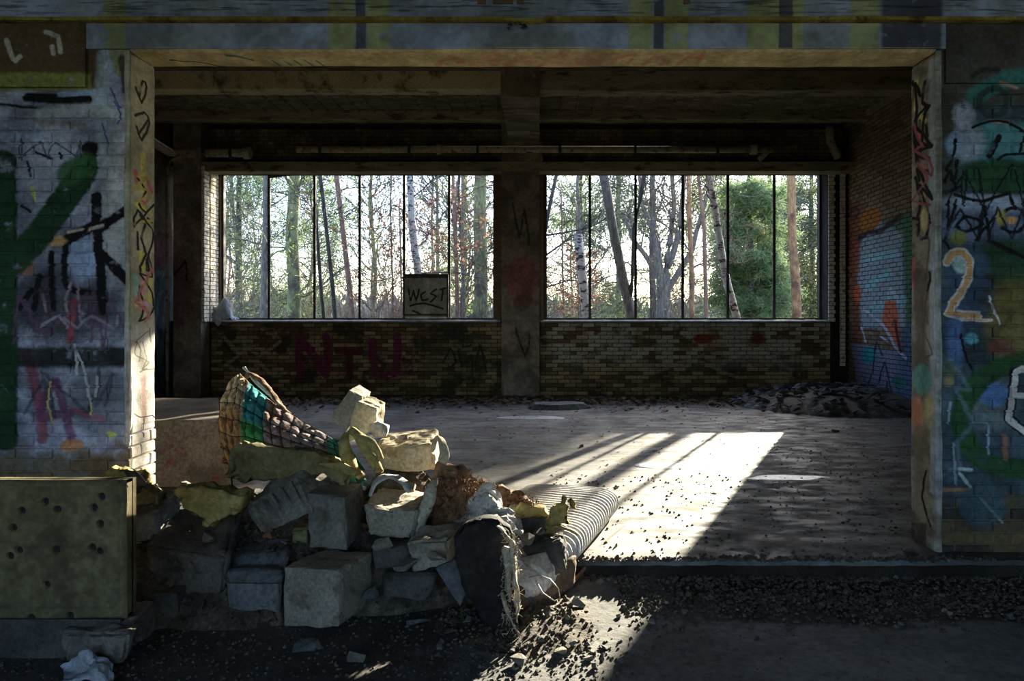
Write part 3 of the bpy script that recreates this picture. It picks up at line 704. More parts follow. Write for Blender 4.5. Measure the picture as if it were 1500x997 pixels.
# spandrels under the windows with their bricks
MT['spandrel'] = MT['mortar_and_step_shade']
sp = structure('wall_back_left', MB().box(-7.6, -.73, 15.312, 15.75, -.2, 1.53), MT['mortar_and_step_shade'])
bricks(sp, (0, 15.3, 0), (1, 0, 0), (0, -1, 0), -6.76, -.74, .0, 1.50, MT['back'], 6, 300, near=lambda t: abs(t[1] - 1.0) * 3 + abs(t[0] + 3.6) * .6)
sp = structure('wall_back_right', MB().box(.03, 6.4, 15.312, 15.75, -.2, 1.53), MT['mortar_and_step_shade'])
bricks(sp, (0, 15.3, 0), (1, 0, 0), (0, -1, 0), .04, 6.05, .0, 1.50, MT['back'], 7, 300, near=lambda t: abs(t[1] - 1.0) * 3 + abs(t[0] - 3.1) * .6)
up = structure('wall_back_upper', MB().box(-7.6, 6.4, 15.312, 16.0, 4.74, ZC + .1), MT['mortar_and_step_shade'])
bricks(up, (0, 15.3, 0), (1, 0, 0), (0, -1, 0), -6.8, 6.3, 4.76, 5.55, MT['ceiling'], 8, 120, near=lambda t: abs(t[1] - 5.3) + abs(t[0]) * .1)
structure('trim_9', MB().grid(lambda s, t: (-6.72 + 5.95 * s, 15.24 + .52 * t, 1.555 + nz((s * 9, t, 0), 3, 1) * .006 + (-.03 if t in (0, 1) else 0)), 80, 6).box(-6.75, -.78, 15.25, 15.75, 1.50, 1.53), MT['sill'])
structure('trim_10', MB().grid(lambda s, t: (.03 + 6.03 * s, 15.24 + .52 * t, 1.555 + nz((s * 9, t, 3), 3, 1) * .006 + (-.03 if t in (0, 1) else 0)), 80, 6).box(.05, 6.02, 15.25, 15.75, 1.50, 1.53), MT['sill'])
# columns
def column_material():
    m = M('column_plaster_paint'); sx, sy, sz = m.sep(m.pos()); vec = m.comb(sx, sz); f, _ = m.noise(vec, 1.8, 5, .6)
    c = m.mix(m.step(f, .4, .6), (.20, .155, .10, 1), (.32, .25, .165, 1))
    pt = Paint(m, vec, back_conv, 15.3 / F, .08, 3)
    c = pt.blob(c, (765, 410), 24, 34, (.34, .05, .035, 1), 6, .9)
    c = pt.blob(c, (768, 440), 14, 12, (.22, .08, .03, 1), 4, .8)
    c = pt.stroke(c, [[(752, 300), (762, 350), (768, 310), (776, 360)], [(756, 480), (770, 520), (776, 490)]], 3, (.04, .04, .03, 1), 1, .8)
    c = pt.blob(c, (275, 430), 26, 50, (.13, .035, .03, 1), 14, .8)
    c = pt.stroke(c, [[(266, 384), (270, 404), (284, 384), (286, 410)]], 3, (.02, .015, .015, 1), 1)
    return rough_wall(m, c, 16)
MT['column'] = column_material()
cl = structure('wall_pier_left', MB().box(-7.36, -6.80, 14.92, 15.9, -.1, ZC), MT['column'])
cm = structure('wall_pier_middle', MB().box(-.74, .03, 15.0, 15.9, -.1, ZC).box(-.70, .0, 14.96, 15.0, .0, 1.45), MT['column'])
# whitewashed brick reveal on the left pier (faces the sun), stepped
bricks(cl, (-6.735, 0, 0), (0, 1, 0), (1, 0, 0), 14.93, 15.16, 1.52, 4.72, MT['white_brick'], 10, 300)
bricks(cl, (-6.725, 0, 0), (0, 1, 0), (1, 0, 0), 15.20, 15.45, 1.52, 4.72, MT['white_brick'], 11, 300)
bricks(cl, (-6.735, 0, 0), (0, 1, 0), (1, 0, 0), 15.49, 15.70, 1.52, 4.72, MT['white_brick'], 12, 300)
cr = structure('wall_pier_right', MB().box(6.0, 6.42, 15.32, 15.9, -.1, 4.75), MT['mortar_and_step_shade'])
bricks(cr, (0, 15.29, 0), (1, 0, 0), (0, -1, 0), 6.01, 6.15, 1.52, 4.70, MT['white_brick'], 13, 60)
bricks(cr, (0, 15.24, 0), (1, 0, 0), (0, -1, 0), 6.24, 6.34, .6, 4.70, MT['white_brick'], 14, 60)
# lintel beam over the windows, recess and pipe
structure('trim_11', MB().box(-6.9, 6.5, 14.95, 15.3, 4.56, 4.75).box(-6.9, 6.4, 15.3, 15.9, 4.70, 4.78), MT['beam'])
structure('ceiling', MB().box(-7.9, 6.7, YB, 16.0, ZC, ZC + .3), MT['ceiling'])
# ribs on the underside of the ceiling
rb = MB(); rg = random.Random(2)
for i in range(46):
    x = -7.4 + i * .3; 
    if -.7 < x < .1: continue
    rb.grid(lambda s, t: (x + .07 * t + nz((x, s * 4, 0), 1.5, 2) * .03, 12.35 + 2.9 * s, ZC - .0 - (.028 if 0 < t < 1 else -.01)), 6, 3)
rb.build('ceiling_lath', MT['ceiling'], bpy.data.objects['ceiling.001'], kind='stuff', center=False)
bpy.data.objects['ceiling_lath'].location = -bpy.data.objects['ceiling.001'].location
MT['beam_lit'] = mottled('beam_concrete_lit', (.50, .45, .24, 1), (.60, .54, .29, 1), 1.5, (.16, .12, .06, 1), world=True, bump=.3)  # paler copy of the beam concrete: the light on it is in the colour
def beam(x0, x1, y0, y1, z0, z1, mat, name):
    mb = MB(); n = 60
    def f(s, k):
        x = x0 + (x1 - x0) * s; e = nz((x, k, 0), 3, k) * .012
        return [(x, y0 + e, z1), (x, y0 + e, z0 + .015 + e), (x, y0 + .02, z0 + e), (x, y1, z0 + e), (x, y1, z1)][k]
    for k in range(4): mb.grid(lambda s, t, k=k: f(s, k + int(t > .5)), n, 1)
    mb.add([(x0, y0, z0), (x0, y0, z1), (x0, y1, z1), (x0, y1, z0)], [(0, 1, 2, 3)]); mb.add([(x1, y0, z0), (x1, y0, z1), (x1, y1, z1), (x1, y1, z0)], [(0, 3, 2, 1)])
    return structure(name, mb, mat)
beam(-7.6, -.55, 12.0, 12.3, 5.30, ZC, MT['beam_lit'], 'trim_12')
beam(.02, 6.4, 12.0, 12.3, 5.28, ZC, MT['beam'], 'trim_13')
beam(-7.6, -.6, 14.3, 14.5, 5.42, ZC, MT['beam'], 'trim_14'); beam(.0, 6.4, 14.3, 14.5, 5.42, ZC, MT['beam'], 'trim_15')
structure('trim_16', MB().box(-.60, .03, 11.9, 15.3, 5.15, ZC).box(-.7, .1, 14.9, 15.3, 4.75, 5.15), MT['ceiling'])
structure('trim_17', MB().box(-.58, -.16, 13.9, 14.2, 5.10, 5.5), mottled('haunch_concrete', (.24, .24, .2, 1), (.32, .31, .26, 1), 4, world=True))
# pipes
def pipe(label, runs, r, brackets=(), cat='pipe', group=None, flange=()):
    e = empty('pipe', runs[0][0], label, cat, group)
    mb = MB(); 
    for rn in runs: mb.tube(rn, r, 12)
    mb.build('pipe_run', MT['pipe'], e, smooth=True)
    for b in brackets:
        q = MB().box(b[0] - .025, b[0] + .025, b[1] - r - .02, b[1] + .3, b[2] - r - .03, b[2] - r); q.box(b[0] - .025, b[0] + .025, b[1] - r - .03, b[1] - r, b[2] - r - .02, b[2] + r + .02)
        q.build('bracket', MT['steel'], e)
    for b in flange:
        MB().tube([Vector(b[0]), Vector(b[1])], r * 1.45, 12).build('collar', MT['pipe'], e)
    return e
pipe('long pale horizontal pipe under the ceiling above both windows', [[P(435, 219, 14.84), P(1130, 219, 14.84)]], .07,
     [(P(u, 219, 14.84).x, 14.84, P(u, 219, 14.84).z) for u in (470, 600, 700, 820, 930, 1050)], flange=[(P(1098, 219, 14.84), P(1108, 219, 14.84)), (P(640, 219, 14.84), P(646, 219, 14.84))])
pipe('short stub of pale pipe left of the long pipe above the left window', [[P(302, 224, 14.8), P(366, 224, 14.8)]], .085, [(P(340, 224, 14.8).x, 14.8, P(340, 224, 14.8).z)], flange=[(P(358, 224, 14.8), P(367, 224, 14.8))])
pipe('slanting pale pipe running along the left wall down to the corner', [[Vector((-7.42, 9.5, 5.35)), Vector((-7.40, 14.85, 4.92)), Vector((-6.9, 14.9, 4.90))]], .085, flange=[(Vector((-7.41, 13.4, 5.04)), Vector((-7.41, 13.5, 5.03)))])
pipe('thin upright pipe bent over at the top beside the left pier', [[Vector((-7.44, 14.84, .02)), Vector((-7.44, 14.84, 4.6)), Vector((-7.38, 14.84, 4.74)), Vector((-7.2, 14.82, 4.82)), Vector((-6.9, 14.82, 4.86))]], .03)
pipe('short upright pipe with elbow at the right end under the ceiling', [[P(1215, 186, 15.0), P(1216, 207, 15.0), P(1228, 232, 15.0)]], .08)
pipe('broken elbow piece sticking down at the right end of the long pipe', [[P(1118, 212, 14.9), P(1124, 222, 14.9), P(1112, 234, 14.9)]], .055)

# ------------------------------------------------------------------ windows: steel frames, the glass is gone
YW = 15.70
def wx(u): return (u - VX) * YW / F
def window(name, posts, u0, u1):
    z0, z1 = 1.555, 4.74
    fr = MB().box(wx(u0) - .05, wx(u0) + .03, YW - .05, YW + .06, z0, z1).box(wx(u1) - .03, wx(u1) + .05, YW - .05, YW + .06, z0, z1)
    fr.box(wx(u0) + .03, wx(u1) - .03, YW - .04, YW + .04, z0, z0 + .035).box(wx(u0) + .03, wx(u1) - .03, YW - .04, YW + .04, z1 - .12, z1)
    f = structure(name, fr, MT['steel'])
    for u in posts:
        x = wx(u); MB().box(x - .027, x + .027, YW - .016, YW + .02, z0 + .03, z1 - .1).box(x - .008, x + .008, YW - .03, YW - .016, z0 + .03, z1 - .1).build('mullion', MT['steel'], f)
    return f
w1 = window('window_1', (394, 461, 527, 592, 658), 327, 725)
w2 = window('window_2', (864, 931, 1000, 1066, 1134), 799, 1201)
# wooden lining at the window sides
structure('trim_18', MB().box(wx(730), wx(735) + .03, 15.3, 15.7, 1.53, 4.72).box(wx(723), wx(730), 15.55, 15.7, 1.53, 4.72), MT['wood'])
structure('trim_19', MB().box(wx(790), wx(796), 15.3, 15.7, 1.53, 4.72), MT['wood'])
structure('trim_20', MB().box(wx(321), wx(326), 15.6, 15.76, 1.53, 4.72), MT['wood'])
MB().tube([P(395, 259, YW - .08), P(420, 256, YW - .09), P(462, 252, YW - .08)], .03, 4).build('broken_bar', MT['steel'], w1)
MB().tube([P(500, 252, YW - .08), P(527, 257, YW - .06)], .03, 4).build('broken_bar', MT['steel'], w1)
# board with a scribbled tag in the left window
def board_material():
    m = M('board_paint'); sx, sy, sz = m.sep(m.pos()); vec = m.comb(sx, sz)
    pt = Paint(m, vec, lambda u, v: (wx(u), EYE - (v - VY) * YW / F), YW / F, .02, 6); f, _ = m.noise(vec, 5, 4, .6)
    c = m.mix(m.step(f, .4, .6), (.40, .37, .29, 1), (.52, .49, .40, 1))
    B = (.03, .03, .03, 1)
    c = pt.stroke(c, [[(600, 424), (603, 440), (607, 426), (611, 440), (615, 424)], [(624, 428), (618, 432), (620, 440), (628, 438)], [(640, 424), (632, 430), (640, 434), (632, 442)], [(646, 424), (654, 422)], [(650, 424), (648, 440)],
                      [(602, 448), (622, 444), (650, 452)], [(606, 455), (618, 460)]], 2.6, B, .7)
    c = pt.stroke(c, [[(592, 406), (657, 406)], [(592, 461), (657, 461)]], 3, (.06, .05, .04, 1), 1)
    return rough_wall(m, c, 20)
bm_ = board_material()
sb = empty('sign_board', (wx(625), YW - .1, 1.6), 'pale panel scribbled with black graffiti letters, wedged in the left window', 'panel')
MB().box(wx(592), wx(658), YW - .12, YW - .09, 1.60, 2.50).build('panel', bm_, sb)
for q in ((592, 594.5), (655.5, 658)): MB().box(wx(q[0]), wx(q[1]), YW - .135, YW - .12, 1.60, 2.50).build('side_batten', MT['steel'], sb)
MB().box(wx(592), wx(658), YW - .14, YW - .12, 2.47, 2.52).build('top_batten', MT['steel'], sb)
# crumpled cloth on the sill
MT['white_cloth'] = mottled('pale_cloth', (.40, .43, .48, 1), (.52, .55, .60, 1), 6, bump=.2)
def sheet(fn, nu, nv, thick, name, mat, seed=0, crump=.0, cs=6, parent=None, smooth=True, **k):
    mb = MB(); mb.grid(fn, nu, nv); me = mb.mesh()
    bm = bmesh.new(); bm.from_mesh(me)
    bm.normal_update()
    if crump:
        off = [v.normal * (nz(v.co, cs, seed) * crump + nz(v.co, cs * 3, seed + 1) * crump * .35) for v in bm.verts]
        for v, o_ in zip(bm.verts, off): v.co += o_
        bm.normal_update()
    bmesh.ops.solidify(bm, geom=bm.faces[:], thickness=thick); bm.to_mesh(me); bm.free()
    return link(name, me, mat, parent, smooth=smooth, **k)
def cloth_fn(s, t):
    c = P(330 + (s - .5) * 30, 470, 15.42); h = max(0, 1 - (2 * abs(s - .42)) ** 1.5) * .42 * math.sin(math.pi * min(1, t * 1.1)) ** .7
    return (c.x, 15.3 + .32 * t, 1.57 + h + nz((s * 3, t * 3, 0), 1.5, 4) * .08)
sheet(cloth_fn, 22, 16, .008, 'cloth', MT['white_cloth'], 3, .06, 7, label='crumpled white cloth lying at the left end of the left window sill', cat='cloth')
sheet(lambda s, t: (P(316 + 8 * s, 0, 15.2).x, 15.2 - .02 * t, 1.60 - .18 * t * (1 - .6 * abs(s - .5))), 6, 6, .006, 'cloth', MT['white_cloth'], 5, .03, 9, label='small white rag hanging over the left end of the left sill', cat='cloth')

# ------------------------------------------------------------------ trees outside
def bark(name, a, b, c3=None, birch=False, scale=5):
    m = M(name, .9, .2); p = m.objco()
    if birch:
        q = m.vm('MULTIPLY', p, (3, 3, 7)); f, _ = m.noise(q, 1.6, 5, .75); c = m.mix(m.step(f, .52, .57), a, b)
    else:
        q = m.vm('MULTIPLY', p, (4, 4, 1)); f, _ = m.noise(q, scale, 5, .65); c = m.mix(m.step(f, .40, .60), a, b)
        if c3: g, _ = m.noise(p, 1.2, 4, .6); c = m.mix(m.step(g, .48, .62), c, c3)
    m.col(c); m.bump(f, .8, .02); return m.m
BK = dict(grey=bark('grey_bark', (.13, .115, .10, 1), (.24, .21, .17, 1)), moss=bark('mossy_bark', (.16, .17, .09, 1), (.30, .31, .17, 1), (.10, .09, .07, 1)),
          dark=bark('dark_bark', (.05, .045, .045, 1), (.11, .095, .08, 1)), pine=bark('pine_bark', (.32, .17, .08, 1), (.50, .29, .15, 1), (.16, .09, .06, 1)),
          birch=bark('birch_bark', (.60, .54, .46, 1), (.07, .05, .04, 1), birch=True), red=bark('reddish_bark', (.20, .12, .09, 1), (.33, .20, .15, 1)))
def leaf_mat(name, a, b, tr=.5):
    m = M(name, .7, .2); r = m.island(); c = m.mix(r, a, b); m.col(c)
    t = m.n('BsdfTranslucent'); m.put(t.inputs[0], c); x = m.n('MixShader'); x.inputs[0].default_value = tr
    m.t.links.new(m.bsdf.outputs[0], x.inputs[1]); m.t.links.new(t.outputs[0], x.inputs[2]); m.t.links.new(x.outputs[0], m.out.inputs[0]); return m.m
LF = dict(pine=leaf_mat('pine_needles', (.14, .22, .10, 1), (.30, .38, .18, 1)), fir=leaf_mat('fir_needles', (.14, .24, .17, 1), (.32, .42, .28, 1)),
          yellow=leaf_mat('yellowing_foliage', (.34, .36, .10, 1), (.55, .50, .20, 1)), oak=leaf_mat('dead_leaves', (.35, .14, .07, 1), (.55, .30, .18, 1)), ivy=leaf_mat('green_leaves', (.20, .30, .08, 1), (.36, .44, .14, 1)))
def leafcard(mb, p, rg, sz, asp=.35):
    a = Vector((rg.gauss(0, 1), rg.gauss(0, 1), rg.gauss(0, .7))).normalized() * sz; b = a.cross(Vector((rg.gauss(0, 1), rg.gauss(0, 1), rg.gauss(0, 1)))).normalized() * sz * asp
    mb.add([p - b * .5, p + a * .5 + b * .3, p + a, p + a * .5 - b * .6], [(0, 1, 2, 3)])
def branch(mb, lf, p, d, L, r, depth, rg, o):
    n = 5 if depth > 1 else 3; pts = [p]; ds = [d]; rad = [r]
    for i in range(n):
        d = (d + Vector((rg.gauss(0, 1), rg.gauss(0, 1), rg.gauss(0, 1))) * o['wob'] + Vector((0, 0, o['lift']))).normalized()
        p = p + d * (L / n); pts.append(p); ds.append(d); rad.append(max(r * (1 - .75 * (i + 1) / n), o['minr']))
    mb.tube(pts, rad, 5 if r > .03 else 3, cap=False)
    if depth > 0:
        for k in range(o['kids'][depth]):
            i = rg.randint(1, n); q = pts[i]; dd = ds[i]
            ax = Vector((rg.gauss(0, 1), rg.gauss(0, 1), rg.gauss(0, .8))).normalized()
            nd = (dd + ax * o['spread']).normalized()
            branch(mb, lf, q, nd, L * rg.uniform(.4, .7), max(r * .45, o['minr']), depth - 1, rg, o)
    if lf is not None and depth <= o.get('leafdepth', 0):
        for k in range(o['leaves']):
            i = rg.randint(0, n); q = pts[i] + Vector((rg.gauss(0, 1), rg.gauss(0, 1), rg.gauss(0, 1))) * o['lsp']; leafcard(lf, q, rg, o['lsz'] * rg.uniform(.6, 1.2), o.get('lasp', .35))
def trunk_line(pxs, D, z0=-.3, ztop=13, Dv=None):
    pts = [P(u, v, D) for u, v in pxs]
    lo = pts[-1]; d = pts[-1] - pts[-2]; d = d / min(d.z, -.01) if d.z < 0 else d
    bot = Vector((lo.x + (pts[-1].x - pts[-2].x) / (pts[-1].z - pts[-2].z) * (z0 - lo.z), D, z0))
    tp = pts[0]; k = (pts[0].x - pts[1].x) / (pts[0].z - pts[1].z)
    out = [bot] + pts[::-1]
    if ztop > tp.z: out.append(Vector((tp.x + k * (ztop - tp.z) * .6, D + .2, ztop)))
    return out
def tree(label, kind, line, rpx, D, bk, leaf=None, nb=14, bl=2.6, br=.035, zr=(2.2, 12), opts=None, seed=0, depth=2, group=None, name='tree', updir=.35, side=None):
    rg = random.Random(seed); e = empty(name, (line[0].x, line[0].y, line[0].z), label, 'tree', group)
    r0 = rpx * D / F / 2
    # smooth the trunk a little
    pts = []
    for a, b in zip(line[:-1], line[1:]):
        n = max(2, int((b - a).length / .5))
        for i in range(n): pts.append(a.lerp(b, i / n))
    pts.append(line[-1]); zt = pts[-1].z
    pts = [p + Vector((nz((0, 0, p.z), .5, seed), nz((0, 0, p.z), .5, seed + 9), 0)) * r0 * .5 for p in pts]
    rad = [r0 * (1.12 - .5 * max(0, p.z) / 13) * (1 + .08 * nz((0, 0, p.z), 2, seed)) for p in pts]
    MB().tube(pts, rad, 12, cap=True).build('trunk', BK[bk], e, smooth=True)
    o = dict(wob=.22, lift=.05, kids={0: 0, 1: 4, 2: 5, 3: 5}, spread=.9, minr=.006, leaves=6, lsp=.1, lsz=.12)
    o['minr'] = .00035 * D
    if opts: o.update(opts)
    mb = MB(); lf = MB() if leaf else None
    for k in range(nb):
        z = rg.uniform(*zr); z = min(z, zt - .2); i = min(range(len(pts)), key=lambda i: abs(pts[i].z - z)); p = pts[i]
        a = rg.uniform(0, 2 * math.pi)
        d = Vector((math.cos(a), math.sin(a) * .7, rg.gauss(updir, .25))).normalized()
        branch(mb, lf, p, d, bl * rg.uniform(.5, 1.15), br * rg.uniform(.5, 1.1), depth, rg, o)
    if mb.v: mb.build('branches', BK[bk if bk != 'birch' else 'dark'], e, kind='stuff')
    if lf and lf.v: lf.build('foliage', LF[leaf], e, kind='stuff')
    return e
PN = dict(kids={0: 0, 1: 5, 2: 6}, leaves=26, lsp=.14, lsz=.17, lasp=.12, lift=-.02, leafdepth=1, spread=.8)
T = tree
T('grey straight trunk just left of the first bar of the left window', 'd', trunk_line([(388, 250), (389, 360), (386, 467)], 21), 10, 21, 'grey', None, 10, 2.0, .03, seed=1)
T('thick mossy green trunk in the second pane of the left window', 'd', trunk_line([(432, 250), (428, 340), (430, 410), (428, 467)], 24), 19, 24, 'moss', 'ivy', 26, 3.2, .05, seed=2, opts=dict(leaves=6, lsz=.16, lsp=.2, wob=.3))
T('thin dark trunk crossing the third pane of the left window, the left of two', 'd', trunk_line([(460, 250), (464, 340), (474, 467)], 19), 5, 19, 'dark', None, 8, 1.4, .015, seed=3)
T('thin dark trunk crossing the third pane of the left window, the right of two', 'd', trunk_line([(468, 250), (480, 350), (491, 467)], 20), 6, 20, 'dark', None, 9, 1.6, .018, seed=4)
T('reddish leaning trunk in the left window between the third and fourth bar', 'd', trunk_line([(492, 250), (501, 340), (518, 467)], 22), 8, 22, 'red', None, 10, 2.2, .03, seed=5)
T('birch with black marks above the scribbled panel in the left window', 'd', trunk_line([(600, 250), (603, 330), (613, 400), (622, 467)], 20), 11, 20, 'birch', None, 14, 2.6, .03, seed=6)
T('slim reddish trunk beside the last bar of the left window', 'd', trunk_line([(663, 250), (668, 400), (670, 467)], 23), 5, 23, 'red', 'oak', 10, 2.0, .02, seed=7, opts=dict(leaves=2, lsz=.12, lasp=.5))
T('slim grey trunk in the last pane of the left window', 'd', trunk_line([(677, 250), (678, 350), (679, 467)], 26), 5, 26, 'grey', None, 14, 2.2, .02, seed=8)
T('pale lichen-covered trunk in the last pane of the left window', 'd', trunk_line([(702, 250), (704, 350), (703, 467)], 25), 20, 25, 'moss', 'ivy', 18, 2.4, .035, seed=9, opts=dict(leaves=4, lsz=.14))
T('dark slanting trunk at the left edge of the right window', 'd', trunk_line([(816, 250), (803, 310), (790, 380)], 22), 6, 22, 'dark', None, 14, 3.0, .03, seed=10)
T('broken birch stump with a jagged top in the right window', 'd', [P(858, 467, 19) - Vector((0, 0, 1.9)), P(858, 467, 19), P(852, 410, 19), P(847, 343, 19)], 13, 19, 'birch', None, 3, .5, .02, zr=(3, 3.7), seed=11)
T('large dark leaning trunk in the second pane of the right window', 'd', trunk_line([(884, 250), (895, 330), (913, 410), (926, 467)], 18.5), 14, 18.5, 'grey', None, 8, 2.0, .03, seed=12)
T('fork of a dark trunk rising steeply behind the second bar of the right window', 'd', [P(921, 440, 18.5), P(927, 400, 18.4), P(930, 330, 18.3), P(945, 250, 18.2), P(960, 180, 18.2)], 7, 18.5, 'dark', None, 6, 1.5, .02, seed=13)
# many-stemmed tree
ms = empty('tree', (P(972, 467, 27).x, 27, -.2), 'many-stemmed grey tree spreading in the third pane of the right window', 'tree')
for k, ln in enumerate(([(970, 560), (968, 400), (958, 340), (957, 250), (955, 120)], [(972, 560), (972, 405), (962, 360), (940, 290), (930, 200)], [(972, 560), (975, 395), (985, 320), (984, 250), (990, 120)], [(974, 560), (978, 400), (995, 330), (1003, 250), (1010, 130)],
                        [(974, 560), (980, 420), (1010, 370), (1030, 300), (1050, 220)], [(970, 560), (966, 410), (950, 380), (930, 350), (905, 300)])):
    pp = [P(u, v, 27 + k * .08) for u, v in ln]; q = []
    for a, b in zip(pp[:-1], pp[1:]):
        for i in range(6): q.append(a.lerp(b, i / 6) + Vector((nz(a.lerp(b, i/6), .8, k), 0, 0)) * .12)
    MB().tube(q, [.15 - .10 * i / len(q) for i in range(len(q))], 8).build('stem', BK['grey'], ms, smooth=True)
    mb = MB(); rg = random.Random(k + 50)
    for j in range(7):
        i = rg.randint(8, len(q) - 1); branch(mb, None, q[i], Vector((rg.gauss(0, .6), rg.gauss(0, .4), 1)).normalized(), rg.uniform(1.5, 3), .035, 2, rg, dict(wob=.18, lift=.05, kids={0: 0, 1: 3, 2: 4}, spread=.7, minr=.010))
    mb.build('twigs', BK['grey'], ms, kind='stuff')
T('slim orange pine trunk right of the third bar of the right window', 'p', trunk_line([(1009, 250), (1011, 350), (1014, 467)], 24), 7, 24, 'pine', None, 4, 1.2, .015, seed=14)
T('thin brown trunk beside the leaning birch in the right window', 'd', trunk_line([(1022, 250), (1031, 330), (1035, 467)], 26), 6, 26, 'red', None, 8, 2, .02, seed=15)
T('leaning birch with black marks in the fourth pane of the right window', 'd', trunk_line([(1036, 250), (1046, 305), (1058, 380), (1066, 420), (1079, 467)], 17.0), 11, 17.0, 'birch', None, 3, .8, .012, zr=(3.5, 6), seed=16)
T('tall orange pine trunk in the last pane of the right window', 'p', trunk_line([(1157, 250), (1162, 340), (1166, 467)], 23), 13, 23, 'pine', None, 3, .6, .012, seed=17)
# evergreens
for i, (u, D, lf, nb, seed, lab) in enumerate(((432, 31, 'pine', 34, 21, 'dark green pine crown behind the mossy trunk in the left window'), (350, 34, 'pine', 26, 22, 'green pine crown at the left edge of the left window'),
        (1100, 62, 'fir', 58, 23, 'blue-green fir filling the fifth pane of the right window'), (1098, 30, 'pine', 74, 123, 'dark green fir in front of the wide blue-green fir in the right window'), (1188, 58, 'yellow', 70, 24, 'light yellow-green tree at the right edge of the right window'), (1128, 60, 'fir', 70, 25, 'hazy green fir far behind the fifth pane of the right window'),
        (850, 40, 'pine', 26, 26, 'green pine crown low behind the second pane of the right window'), (955, 38, 'ivy', 26, 27, 'light green leafy tree low behind the many-stemmed tree'), (705, 42, 'ivy', 28, 28, 'light green leafy tree behind the last pane of the left window'),
        (905, 50, 'pine', 30, 29, 'green pine crown far behind the large leaning trunk'))):
    k = D / 30.
    if seed == 123: zc = 6.9; k = .55
    zc = 6.9 if seed == 123 else min(9.5 * k, .198 * D + .8) if D > 45 else 9.5 * k
    T(lab, 'p', trunk_line([(u, 250), (u + 2, 467)], D, ztop=zc + 1), 9, D, 'dark', lf, nb, 2.3 * k, .03 * k, zr=(1.2, zc), seed=seed, updir=.0,
      opts=dict(PN, lsz=.17 * (k if seed != 123 else 1.5), lsp=.16 * k, leaves=(16 if lf in ('ivy', 'yellow') else 24)))
# dead-leaf beech saplings
for i, (u, D, zr) in enumerate(((572, 20, (2.0, 4.2)), (585, 24, (2.0, 4.5)), (822, 22, (1.8, 3.2)), (844, 25, (1.6, 3.4)), (668, 21, (2.6, 4.6)))):
    T(('young beech with red-brown leaves in the fourth pane of the left window', 'young beech with red-brown leaves close to the fourth bar of the left window', 'young beech with faded leaves low in the first pane of the right window',
       'young beech with faded leaves behind the broken birch stump', 'young beech with orange leaves in the last pane of the left window')[i], 'd', trunk_line([(u, 300), (u + 4, 467)], D, ztop=5.5), 2.5, D, 'red', 'oak', 12, 1.1, .010, zr=zr, seed=40 + i, opts=dict(leaves=3, lsz=.11, lasp=.6, lsp=.05, kids={0: 0, 1: 3, 2: 3}))
# bare background trees
def copy_tree(o, loc, rz, sc):
    c = o.copy(); COL.objects.link(c); c.location = loc; c.rotation_euler = (0, 0, rz); c.scale = sc
    for ch in o.children:
        d = ch.copy(); COL.objects.link(d); d.parent = c
    return c
protos = []
for i in range(5):
    x = (-14, -4, 2, 9, -9)[i]; D = (34, 38, 36, 44, 40)[i]
    ln = [Vector((x, D, -.3)), Vector((x + .2, D, 4)), Vector((x - .1, D, 8)), Vector((x + .3, D, 13))]
    lab = 'bare grey woodland tree standing further back in the wood'
    protos.append(T(lab, 'd', ln, 6, D, ('grey', 'dark', 'grey', 'red', 'moss')[i], None, 34, 3.4, .045, zr=(1.5, 12), seed=70 + i, depth=2, opts=dict(wob=.2, kids={0: 0, 1: 4, 2: 6}, spread=.8), group='bare trees further back in the wood', updir=.6))
ORD = ('first', 'second', 'third', 'fourth', 'fifth', 'sixth')
def pane(x, y):
    u = VX + x / y * F
    if u < 325: return 'hidden beyond the left end of the left window'
    if u < 730: return 'seen in the %s pane of the left window' % ORD[min(5, int((u - 325) / 67))]
    if u < 798: return 'behind the pier between the windows'
    if u < 1202: return 'seen in the %s pane of the right window' % ORD[min(5, int((u - 798) / 67))]
    return 'beyond the right end of the right window'
BKW = dict(zip(('grey', 'dark', 'grey', 'red', 'moss'), ('grey', 'dark', 'grey', 'reddish', 'mossy')))
def relabel(o, word): o['label'] = 'bare %s tree far back, %s' % (word, pane(o.location.x, o.location.y))
PW = ('pale grey', 'dark', 'grey', 'reddish', 'mossy')
for o, w_ in zip(protos, PW): relabel(o, w_)
rg = random.Random(11)
for i in range(17):
    D = rg.uniform(38, 80); x = rg.uniform(-.46, .36) * D
    c_free = x - .4625 * D
    if -6.2 < c_free < 0 and D < 62: continue
    k = rg.uniform(.8, 1.3)
    if -14.9 < c_free < -12.9 and D < 70: continue
    if -7.5 < c_free < 0: k = min(k, .306 * (D - 11) / 16.5)
    q_ = rg.randrange(5); relabel(copy_tree(protos[q_], (x, D, -.3), rg.uniform(0, 6.28), (k, k, k)), PW[q_])
# undergrowth: saplings and brambles below and just above the sills
bp = []
for i in range(4):
    r2 = random.Random(200 + i); mb = MB(); lf = MB()
    for k in range(16):
        b = Vector((r2.gauss(0, .5), r2.gauss(0, .3), -.2)); d = Vector((r2.gauss(0, .22), r2.gauss(0, .15), 1)).normalized()
        branch(mb, lf if i % 2 else None, b, d, r2.uniform(2.4, 4.6), .014, 2, r2, dict(wob=.10, lift=.02, kids={0: 0, 1: 2, 2: 4}, spread=.45, minr=.005, leaves=1, lsp=.05, lsz=.09, lasp=.6))
    e = empty('shrub', (0, 0, -.2), 'leafless thicket of thin upright stems growing outside below the windows', 'shrub', 'thickets outside the windows')
    mb.build('stems', BK['red' if i < 2 else 'grey'], e, kind='stuff', center=False); e.children[0].location = (0, 0, 0)
    if lf.v: lf.build('foliage', LF['oak' if i == 1 else 'yellow'], e, kind='stuff', center=False, loc=(0, 0, 0)); e.children[-1].location = (0, 0, 0)
    bp.append(e)
